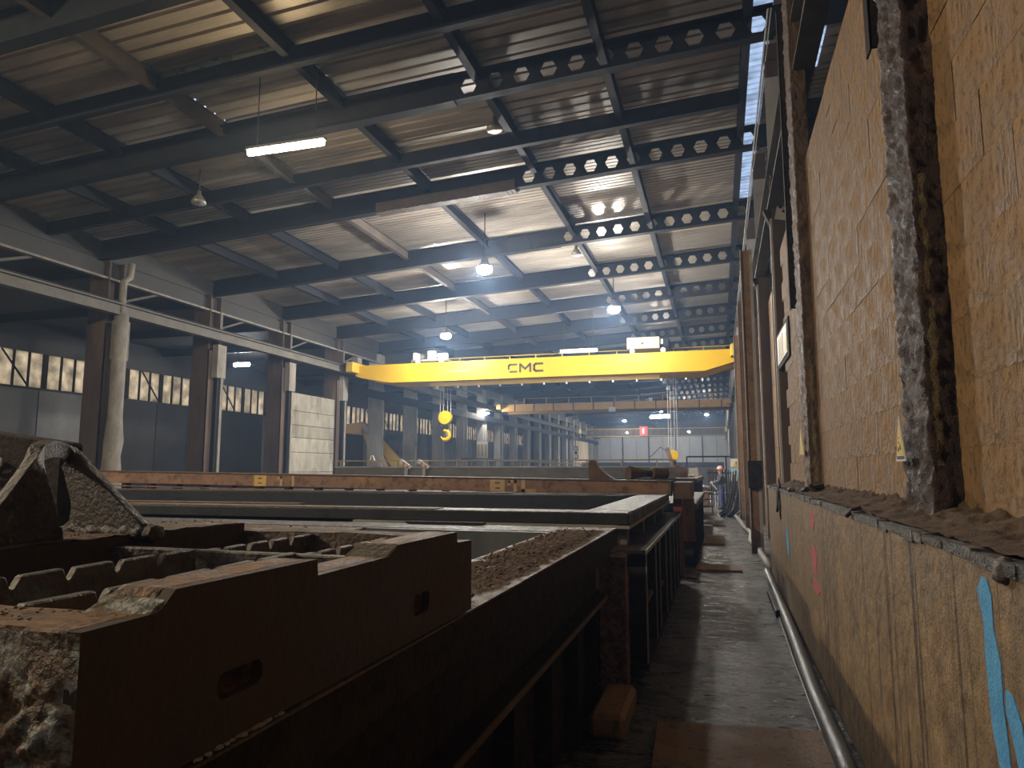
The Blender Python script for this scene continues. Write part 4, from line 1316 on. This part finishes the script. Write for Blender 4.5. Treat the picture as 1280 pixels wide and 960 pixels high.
# arched lifting bail: bent strap with flaring legs
def bail():
    mb = MB()
    secs = [  # outer edge, inner edge
        ((-1.68, 1.19, 1.512), (-1.68, 1.485, 1.512)),
        ((-1.68, 1.25, 1.57), (-1.68, 1.468, 1.57)),
        ((-1.68, 1.305, 1.63), (-1.68, 1.445, 1.63)),
        ((-1.68, 1.35, 1.69), (-1.68, 1.418, 1.685)),
        ((-1.685, 1.385, 1.733), (-1.69, 1.408, 1.706)),
        ((-1.71, 1.42, 1.766), (-1.715, 1.425, 1.722)),
        ((-1.76, 1.49, 1.782), (-1.765, 1.495, 1.733)),
        ((-1.82, 1.59, 1.779), (-1.84, 1.60, 1.733)),
        ((-1.84, 1.65, 1.757), (-1.885, 1.655, 1.72)),
        ((-1.80, 1.66, 1.72), (-1.875, 1.66, 1.69)),
        ((-1.735, 1.66, 1.672), (-1.86, 1.66, 1.65)),
        ((-1.67, 1.66, 1.622), (-1.84, 1.66, 1.60)),
        ((-1.585, 1.66, 1.56), (-1.845, 1.66, 1.56)),
        ((-1.53, 1.66, 1.512), (-1.86, 1.66, 1.512)),
    ]
    P = []
    for a, b in secs:
        a, b = Vector(a), Vector(b)
        P.append([a.lerp(b, t / 6) for t in range(7)])
    # refine along the strap
    Q = []
    for i in range(len(P) - 1):
        for s in range(5):
            Q.append([P[i][j].lerp(P[i + 1][j], s / 5) for j in range(7)])
    Q.append(P[-1])
    vs = [[mb.bm.verts.new(p) for p in row] for row in Q]
    for a, b in zip(vs, vs[1:]):
        for j in range(6):
            mb.bm.faces.new([a[j], a[j + 1], b[j + 1], b[j]])
    bmesh.ops.recalc_face_normals(mb.bm, faces=mb.bm.faces[:])
    return mb
ob = bail().build('lifting_bail', 'cast', cf, smooth=True)
md = ob.modifiers.new('smooth', 'SMOOTH'); md.iterations = 3; md.factor = 0.5
md = ob.modifiers.new('thick', 'SOLIDIFY'); md.thickness = 0.034; md.offset = 0
md = ob.modifiers.new('edge', 'BEVEL'); md.width = 0.005; md.segments = 2
for (a, b) in (((-1.68, 1.20, 1.52), (-1.68, 1.48, 1.52)), ((-1.53, 1.66, 1.52), (-1.86, 1.66, 1.52))):
    mb = MB()
    pts = [Vector(a).lerp(Vector(b), k / 29) + Vector((R.uniform(-.004, .004), R.uniform(-.004, .004), 0)) for k in range(30)]
    mb.path(pts, [R.uniform(.020, .030) for _ in pts], 8)
    mb.rough(.006, 30)
    mb.build('weld_bead', 'cast', cf, smooth=True)

ang = math.radians(-0.5)
pv = Vector((-0.8, 2.25, 1.245))
cf.rotation_euler = (0, 0, ang)
cf.location = pv + Matrix.Rotation(ang, 3, 'Z') @ (Vector((-1.3, 1.5, 1.245)) - pv)
mb = MB()  # crumbs whose pale tone stands for light falling through the slot
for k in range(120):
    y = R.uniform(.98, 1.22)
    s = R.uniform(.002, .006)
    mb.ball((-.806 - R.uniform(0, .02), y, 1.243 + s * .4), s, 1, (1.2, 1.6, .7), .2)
tag(mb.build('slot_light_crumbs', 'concrete'), 'crumbs coloured pale as the patch of light on the rim below the casting slot', 'dirt', kind='stuff')

# second casting lying further left
c2f = thing('casting_frame', 'dark flat casting standing behind the arched bail at the left edge', 'casting', (-4.2, 3.1, 1.235))
outer = [(-5.6, 3.0, 1.24), (-3.43, 3.0, 1.24), (-3.43, 3.0, 1.82), (-3.44, 3.0, 1.845), (-3.48, 3.0, 1.853), (-5.6, 3.0, 2.12)]
MB().prism(outer, (0, .14, 0)).build('plate', 'rust_dark', c2f, bevel=.01)
mb = MB()
ring = [(-3.88 + .06 * math.cos(a), 2.975, 1.74 + .03 * math.sin(a)) for a in [math.pi / 8 * k for k in range(17)]]
mb.path(ring, .008, 6)
mb.path([(-3.98, 2.97, 1.68), (-3.86, 2.97, 1.685)], .008, 6)
mb.build('wire_loop', 'pale', c2f)

# ================================================================== AISLE
fp = MB()
fp.prism([(-0.46, 4.0, .004), (-0.43, 4.2, .004), (-0.46, 5.0, .004), (0.57, 5.12, .004), (0.58, 3.9, .004)], (0, 0, 0.035)).rough(0.003, 5)
tag(fp.build('floor_plate', 'plate', bevel=0.006), 'rust brown steel plate laid across the aisle floor near the camera', 'plate')
for (x0, x1, y0, y1, lab, m) in ((-0.42, 0.05, 17.0, 19.0, 'brown steel plate on the aisle floor beside the third tank', 'plate'), (-0.48, 0.1, 22.5, 24.4, 'dusty pale plate on the aisle floor below the scrap heap', 'rimdirt'),
                                 (-0.45, 0.3, 12.6, 13.3, 'reddish strip plate across the aisle floor by the red post', 'plate')):
    tag(MB().box(x0, x1, y0, y1, .003, .03).build('floor_plate', m), lab, 'plate')
for (y, lab) in ((19.9, 'nearer pale step block beside the third tank'), (21.0, 'further pale step block beside the third tank')):
    tag(MB().box(-0.55, -0.25, y, y + .35, 0.0, 0.22).build('step_block', 'pale', bevel=.01), lab, 'block')
hs = MB().path([(0.60, 3.2, .06), (0.62, 4.6, .06), (0.615, 5.8, .06), (0.63, 6.6, .055), (0.64, 7.3, .06), (0.655, 8.5, .06), (0.665, 10.0, .06), (0.67, 11.4, .06), (0.67, 12.3, .07)], 0.055, 12)
tag(hs.build('hose', 'hose', smooth=True), 'thick grey rubber hose lying along the foot of the low wall', 'hose')
hs = MB().path([(0.58, 3.2, .02), (0.575, 4.6, .015), (0.57, 5.8, .015), (0.575, 7.0, .015), (0.60, 9, .015)], 0.012, 6)
tag(hs.build('cable', 'cable', smooth=True), 'thin black cable lying beside the thick grey hose', 'cable')
hs = MB().path([(0.76, 12.5, .07), (0.74, 13.6, .07), (0.70, 14.6, .1), (0.74, 15.6, .07), (0.62, 17.4, .07), (0.72, 19.4, .08), (0.6, 21.5, .07), (0.55, 24.2, .07), (0.45, 27.0, .07), (.28, 28.6, .07)], 0.06, 10)
tag(hs.build('hose', 'hose_pale', smooth=True), 'pale dusty hose snaking past the steel posts toward the worker', 'hose')
bx = MB().box(0.56, 0.68, 8.9, 10.4, 0, .09)
tag(bx.build('kerb_block', 'black', bevel=.01), 'short black kerb block lying between hose and wet floor', 'block')

# rags on the low wall
def rag(x, y, z, s, seed, sc=(1, 1, 1)):
    mb = MB()
    bmesh.ops.create_icosphere(mb.bm, subdivisions=3, radius=1)
    for v in mb.bm.verts:
        k = 1 + 0.9 * noise.fractal(v.co * 1.7 + Vector((seed, 0, seed)), 1, 2, 4)
        v.co = Vector((x, y, z)) + Vector((v.co.x * sc[0], v.co.y * sc[1], v.co.z * sc[2])) * s * k
    return mb.build('rag', 'rag', smooth=True)
tag(rag(0.735, 9.9, 1.30, .15, 3, (.25, .9, 1.3)), 'torn black rag hanging over the far end of the low wall', 'rag')
tag(rag(0.90, 7.9, 1.50, .08, 5, (1.1, 1.6, .6)), 'black rag lump on the ledge by the second crusted column', 'rag')
tag(rag(0.76, 8.6, 1.46, .06, 8, (.6, 1.8, .5)), 'flat black scrap lying on the low wall edge', 'rag')
ro = MB(); ro.ball((0.735, 2.27, 1.425), .042, 3, (.7, 1, 1), .05); ro.rough(.012, 20)
tag(ro.build('bolt_lump', 'cast', smooth=True), 'rounded grey lump stuck on the low wall edge above the blue paint', 'lump')
tag(MB().path([(0.70, 4.55, 1.43), (0.74, 4.6, 1.462), (0.80, 4.72, 1.47)], .012, 6).build('wire_scrap', 'rag'), 'short dark wire scrap on the low wall edge', 'wire')

# triangular warning label on the first crusted column
ts = thing('warning_label', 'yellow triangular warning label on the crusted column', 'sign', (0.945, 4.26, 1.745))
lm = Matrix.Translation((0.945, 4.26, 1.745)) @ Matrix.Rotation(math.radians(5), 4, 'Z')
def lab(pts, x, m, name, d=-.002):
    MB().prism([lm @ Vector((x, a, b)) for a, b in pts], lm.to_3x3() @ Vector((d, 0, 0))).build(name, m, ts)
lab([(0.075, 0), (-0.075, 0), (-0.005, .25)], 0, 'white', 'plate', -.006)
lab([(0.055, .035), (-0.055, .035), (-0.003, .215)], -.0065, 'signyellow', 'face')
for (y, z, s) in ((.02, .065, .012), (-.012, .075, .013), (.008, .10, .007), (0, .125, .006)):
    lab([(y - s, z - s), (y + s, z - s), (y + s * .6, z + s), (y - s * .4, z + s)], -.009, 'signblack', 'print_mark', -.001)
lab([(.058, .010), (-.058, .010), (-.058, .028), (.058, .028)], -.0065, 'signblack', 'print_bar', -.001)
t2s = thing('warning_label', 'pale narrow triangular label on the second crusted column', 'sign', (0.96, 9.0, 1.9))
MB().prism([(0.95, 9.35, 1.88), (0.97, 9.05, 1.88), (0.96, 9.2, 2.2)], (-.006, 0, 0)).build('plate', 'signyellow', t2s)
# framed sign further along the wall
fs = thing('framed_sign', 'white and yellow sign in a dark tilted frame on the wall behind the second column', 'sign', (1.14, 12.6, 3.8))
MB().prism([(1.14, 11.55, 3.46), (1.14, 13.6, 3.50), (1.14, 13.6, 4.14), (1.14, 11.55, 4.08)], (-.05, 0, 0)).build('frame', 'rust_dark', fs)
MB().prism([(1.09, 11.75, 3.55), (1.09, 13.55, 3.57), (1.09, 13.55, 4.08), (1.09, 11.75, 4.02)], (-.01, 0, 0)).build('face', 'white', fs)
MB().prism([(1.08, 11.8, 3.6), (1.08, 12.2, 3.6), (1.08, 12.2, 3.9), (1.08, 11.8, 3.88)], (-.004, 0, 0)).build('yellow_field', 'signyellow', fs)
for k in range(3):
    MB().prism([(1.08, 12.4 + k * .33, 3.6), (1.08, 12.5 + k * .33, 3.6), (1.08, 12.5 + k * .33, 3.98), (1.08, 12.4 + k * .33, 3.98)], (-.004, 0, 0)).build('print_bar', 'stencil_yellow', fs)
# tilted speckled plate high up
tp = thing('plate', 'tilted speckled pale plate hanging high by the steel columns', 'plate', (1.3, 14, 6.7))
mt = Matrix.Translation((1.30, 13.6, 6.5)) @ Matrix.Rotation(math.radians(12), 4, 'Y')
MB().box(-.13, .13, 0, .02, -.17, .17, mt).build('face', 'pale', tp)
for k in range(5):
    a, b = R.uniform(-.1, .06), R.uniform(-.13, .08)
    MB().box(a, a + .06, -.003, 0, b, b + .05, mt).build('print_mark', 'rust_dark', tp)
# post with dark box, near the end of the low wall
ps_ = thing('post', 'ochre brown steel post with a dark box strapped round it, beyond the low wall', 'post', (.7, 15.6, 0))
mb = MB(); mb.box(.58, .80, 15.55, 15.58, 0, 6.4); mb.box(.58, .80, 15.80, 15.83, 0, 6.4); mb.box(.68, .70, 15.58, 15.8, 0, 6.4)
mb.build('shaft', 'plate', ps_)
MB().box(.565, .585, 15.5, 15.56, 0, 6.4).build('edge_guide', 'pale', ps_)
MB().box(.75, .81, 15.5, 15.545, 0, 6.4).build('edge_guide', 'pale', ps_)
MB().box(.55, .83, 15.35, 15.9, 1.32, 1.88).build('box', 'rust_dark', ps_, bevel=.01)
for x, y, lab in ((.72, 20.6, 'brown rail post behind the post with the dark box'), (.70, 25.8, 'thin brown rail post near the hanging bars')):
    pp = thing('post', lab, 'post', (x, y, 0))
    MB().box(x - .08, x + .1, y - .12, y + .12, 0, 6.4).build('shaft', 'plate', pp)
    MB().box(x - .1, x - .08, y - .14, y - .1, 0, 6.4).build('edge_guide', 'pale', pp)
# bundle of bars leaning at the wall
for k in range(18):
    x, y = R.uniform(.25, .78), R.uniform(26.2, 28.6)
    b = MB().path([(x - .35, y - .2, .02), (x - .12, y, .25), (x + .05, y + .1, .9), (x + .12, y + .15, 1.5 + R.uniform(-.15, .2))], .026, 6)
    tag(b.build('bar', 'rust_dark', smooth=True), 'bent dark bar leaning in the bundle by the signs', 'bar', 'bent bars leaning by the signs')
# signs behind the bars
sg = thing('sign_board', 'pale blue safety board with a yellow warning triangle', 'sign', (.66, 30.2, 1.7))
MB().box(.42, .86, 30.2, 30.22, 1.25, 2.14).build('board', 'signblue', sg)
MB().box(.42, .86, 30.19, 30.2, 1.80, 2.14).build('upper_field', 'white', sg)
MB().prism([(.48, 30.185, 1.83), (.80, 30.185, 1.83), (.64, 30.185, 2.1)], (0, .004, 0)).build('triangle', 'signyellow', sg)
mb = MB(); mb.box(.625, .655, 30.18, 30.184, 1.92, 2.02); mb.box(.625, .655, 30.18, 30.184, 1.86, 1.89)
mb.build('print_mark', 'signblack', sg)
MB().box(.6, .64, 30.22, 30.26, 0, 2.1).build('stand', 'steel', sg)
g2 = thing('sign_board', 'small green sign beside the pale blue safety board', 'sign', (1.0, 29.6, 2))
MB().box(.88, 1.12, 29.6, 29.62, 1.83, 2.28).build('board', 'signgreen', g2)
MB().box(.98, 1.02, 29.62, 29.66, 0, 2.2).build('stand', 'steel', g2)

# tray rack and work bench near the worker
rk = thing('tray_rack', 'low rusty tray rack standing at the end of the scrap tank', 'rack', (-.6, 29.6, 0))
for x in (-.78, -.34):
    for y in (29.4, 30.2):
        MB().box(x - .02, x + .02, y - .02, y + .02, 0, .78).build('leg', 'rust', rk)
for z in (.22, .5, .76):
    MB().box(-.82, -.3, 29.35, 30.25, z, z + .05).build('tray', 'rust', rk)
rk2 = thing('rod_rack', 'dark rack of upright rods behind the worker', 'rack', (.2, 35.5, 0))
MB().box(-.6, .75, 35.4, 35.5, 1.5, 1.58).build('top_bar', 'steel', rk2)
MB().box(-.6, .75, 35.4, 35.5, .5, .56).build('lower_bar', 'steel', rk2)
for k in range(12):
    x = -.55 + k * .115
    MB().tube((x, 35.3, 0.0), (x + R.uniform(-.03, .03), 35.42, 1.7), .03, 6).build('rod', 'rust_dark', rk2)
bn = thing('work_bench', 'cluttered reddish work bench in front of the worker', 'bench', (-1.1, 33.5, 0))
MB().box(-1.9, -.5, 33.2, 34.2, .88, .96).build('top', 'scrap', bn)
MB().box(-1.85, -.55, 33.25, 34.15, .0, .88).build('body', 'rust', bn)
gt = thing('portal_frame', 'thin dark pipe frame standing behind the worker', 'frame', (-.5, 37, 0))
for x in (-1.6, .3):
    MB().tube((x, 37, 0), (x, 37, 2.35), .04, 6).build('leg', 'steel', gt)
MB().tube((-1.6, 37, 2.35), (.5, 37, 2.35), .04, 6).build('top_bar', 'steel', gt)
for k, (x, y) in enumerate(((-6.0, 60), (-2.2, 64))):
    cb_ = thing('cabinet', ('grey far cabinet left of the portal frame', 'pale far cabinet behind the portal frame')[k], 'cabinet', (x, y, 0))
    MB().box(x, x + 2.4, y, y + .8, 0, 1.9).build('body', ('cladding', 'pale')[k], cb_)
    MB().box(x + 1.19, x + 1.21, y - .01, y, .1, 1.85).build('door_gap', 'steel', cb_)
fb = MB().box(-17, 0.5, 90, 90.4, 1.7, 2.6)
tag(fb.build('far_bench', 'steel'), 'long dark bench row in front of the end wall', 'bench')
# tan corrugated panel and low walkway on the far left
mb = MB()
for k in range(16):
    mb.box(XL + .32, XL + .36 + (.05 if k % 2 else 0), 99.5 + k * .6, 100.1 + k * .6, 1.2, 5.85)
tag(mb.build('corrugated_panel', 'tan'), 'tan corrugated panel fixed between far left columns', 'panel')
wk = thing('walkway', 'thin grey raised walkway rail before the far pale columns', 'walkway', (-17, 70, 2))
MB().box(-17.2, -16.6, 46, 92, 2.35, 2.5).build('deck_edge', 'colgrey', wk)
for k in range(8):
    MB().box(-17, -16.9, 47 + k * 6, 47.1 + k * 6, 0, 2.35).build('leg', 'colgrey', wk)
nb = thing('notice_board', 'white notice board hung on a pale far column', 'sign', (-19.8, 58.3, 3))
MB().box(-20.3, -19.3, 58.28, 58.345, 2.7, 4.1).build('board', 'white', nb)
for k in range(3):
    MB().box(-20.2 + k * .32, -20.0 + k * .32, 58.26, 58.28, 2.9, 3.9).build('print_bar', 'stencil', nb)

# yellow loader boom in the left aisle
ld = thing('loader_boom', 'folded dusty orange loader boom rising beside the concrete planks', 'machine', (-21, 41, 0))
Yb = 40.6
MB().prism([(-22.0, Yb, 4.3), (-21.35, Yb, 4.3), (-19.75, Yb, 0.9), (-20.55, Yb, .8)], (0, .4, 0)).build('boom', 'orange', ld, bevel=.02)
MB().prism([(-21.6, Yb + .5, 4.0), (-21.2, Yb + .5, 4.0), (-18.4, Yb + .5, 1.2), (-19.4, Yb + .5, 1.0)], (0, .35, 0)).build('rear_arm', 'yellow_dark', ld, bevel=.02)
MB().prism([(-24.2, Yb, 4.5), (-21.9, Yb, 4.75), (-21.4, Yb, 4.3), (-21.9, Yb, 3.9), (-24.0, Yb, 4.1)], (0, .4, 0)).build('fore_arm', 'orange', ld, bevel=.02)
MB().tube((-21.6, Yb - .08, 4.25), (-21.6, Yb + .5, 4.25), .2, 12).build('knuckle', 'pale', ld)
MB().box(-23.0, -18.2, Yb - .3, Yb + 1.3, .5, 1.3).build('chassis', 'steel', ld)
for x in (-22, -18.8):
    MB().tube((x, Yb - .55, .5), (x, Yb - .3, .5), .5, 16).build('wheel', 'rag', ld)
an = thing('bracket', 'small white A-shaped bracket on the guard beam near the loader boom', 'bracket', (-10.6, 20.4, 2))
MB().path([(-10.72, 20.4, 1.98), (-10.66, 20.4, 2.14), (-10.6, 20.4, 2.14), (-10.54, 20.4, 1.98)], .02, 6).build('strap', 'white', an)

# ================================================================== WORKER
def skin_mesh(name, pts, edges, radii, m, parent, lev=2, root=0):
    me = bpy.data.meshes.new(name)
    me.from_pydata([tuple(p) for p in pts], edges, [])
    me.materials.append(M[m])
    o = bpy.data.objects.new(name, me)
    COL.objects.link(o)
    attach(o, parent)
    o.modifiers.new('skin', 'SKIN').use_smooth_shade = True
    sv = me.skin_vertices[0].data
    for i, r in enumerate(radii):
        sv[i].radius = r if isinstance(r, tuple) else (r, r)
        sv[i].use_root = (i == root)
    s = o.modifiers.new('sub', 'SUBSURF')
    s.levels = lev
    s.render_levels = lev
    return o


px, py = 0.05, 31.8
wk_ = thing('person', 'person in salmon red helmet, dark jacket and blue jeans standing at the aisle end', 'person', (px, py, 0))
P = lambda x, y, z: (px + x, py + y, z)     # faces toward -x (the bench)
# jeans: hips and legs, one surface
skin_mesh('trousers', [P(0, 0, .98), P(-.01, -.09, .90), P(-.05, -.10, .50), P(-.02, -.10, .09), P(0.02, .09, .90), P(.02, .10, .50), P(.07, .10, .09), P(0, 0, 1.06)],
          [(0, 1), (1, 2), (2, 3), (0, 4), (4, 5), (5, 6), (0, 7)], [(.15, .18), (.12, .125), .095, .08, (.12, .125), .095, .08, (.145, .175)], 'denim', wk_)
# jacket: torso and arms, one surface
skin_mesh('jacket', [P(0, 0, 1.05), P(-.01, 0, 1.25), P(-.03, 0, 1.42), P(-.04, 0, 1.50), P(-.04, -.19, 1.43), P(-.10, -.24, 1.20), P(-.33, -.20, 1.14), P(-.04, .19, 1.43), P(-.13, .22, 1.19), P(-.36, .14, 1.17)],
          [(0, 1), (1, 2), (2, 3), (2, 4), (4, 5), (5, 6), (2, 7), (7, 8), (8, 9)], [(.165, .19), (.17, .215), (.155, .21), .095, .10, .08, .058, .10, .08, .058], 'jacket', wk_)
# neck and head, one surface
hd = skin_mesh('head', [P(-.04, 0, 1.48), P(-.05, 0, 1.55), P(-.06, 0, 1.63), P(-.06, 0, 1.72)], [(0, 1), (1, 2), (2, 3)], [.075, .07, (.105, .088), (.10, .085)], 'skin', wk_)
MB().prism([P(-.15, -.012, 1.655), P(-.15, .012, 1.655), P(-.178, .016, 1.618), P(-.178, -.016, 1.618)], (.03, 0, 0)).build('nose', 'skin', hd)
for s in (-1, 1):
    MB().ball(P(-.148, .032 * s, 1.662), .011, 1).build('eye', 'eye', hd)
    MB().ball(P(-.05, .082 * s, 1.645), .03, 1, (.6, .35, 1)).build('ear', 'skin', hd)
MB().box(px - .158, px - .14, py - .025, py + .025, 1.585, 1.593).build('mouth', 'red_post', hd)
hm = MB()
hm.lathe([(.135, 1.70), (.132, 1.74), (.118, 1.80), (.085, 1.84), (.03, 1.86)], (px - .055, py, 0), 18)
hm.prism([P(-.18, -.08, 1.705), P(-.235, -.05, 1.695), P(-.235, .05, 1.695), P(-.18, .08, 1.705)], (0, 0, .014))
hm.build('helmet', 'helmet', wk_, smooth=True)
# hands: palm plus five fingers each, one surface
def hand(x, y, z, s):
    pts, ed, rad = [P(x, y, z), P(x - .05, y, z - .01), P(x - .09, y, z - .015)], [(0, 1), (1, 2)], [.024, (.016, .036), (.014, .038)]
    for k, (dy, ln) in enumerate(((-.03, .055), (-.01, .066), (.011, .062), (.03, .05))):
        i = len(pts)
        pts += [P(x - .095, y + dy, z - .015), P(x - .095 - ln * .6, y + dy, z - .03), P(x - .095 - ln * .75, y + dy, z - .06)]
        ed += [(2, i), (i, i + 1), (i + 1, i + 2)]
        rad += [.009, .0085, .0075]
    i = len(pts)
    pts += [P(x - .045, y + .042 * s, z - .02), P(x - .08, y + .055 * s, z - .04)]
    ed += [(1, i), (i, i + 1)]
    rad += [.0105, .009]
    skin_mesh('hand', pts, ed, rad, 'glove', wk_, 1)
hand(-.34, -.20, 1.14, 1)
hand(-.37, .14, 1.17, -1)
for (x, y) in ((-.02, -.10), (.07, .10)):
    skin_mesh('boot', [P(x + .05, y, .05), P(x - .06, y, .05), P(x - .17, y, .035), P(x, y, .14)], [(0, 1), (1, 2), (1, 3)], [(.045, .045), (.05, .046), (.042, .032), .055], 'boot', wk_, 1, 1)
tool = MB().tube((px - .44, py - .2, 1.13), (px - .20, py - .24, .86), .022, 8)
tag(tool.build('tool_bar', 'pale'), 'pale bar tool held in the hands of the worker', 'tool')

# ================================================================== HAZE
hz = MB().box(XS, 2.79, YB, YE, 0.0, 11.0)
m = bpy.data.materials.new('haze')
m.use_nodes = True
nt = m.node_tree
nt.nodes.remove(nt.nodes['Principled BSDF'])
vs = nt.nodes.new('ShaderNodeVolumeScatter')
vs.inputs['Color'].default_value = (0.42, 0.63, 1.0, 1)
vs.inputs['Density'].default_value = HAZE
vs.inputs['Anisotropy'].default_value = 0.45
nt.links.new(vs.outputs[0], nt.nodes['Material Output'].inputs['Volume'])
m.cycles.homogeneous_volume = True
hz = hz.build('haze', m)
hz.visible_shadow = True
tag(hz, 'thin bluish dusty haze filling the hall', 'haze', kind='stuff')
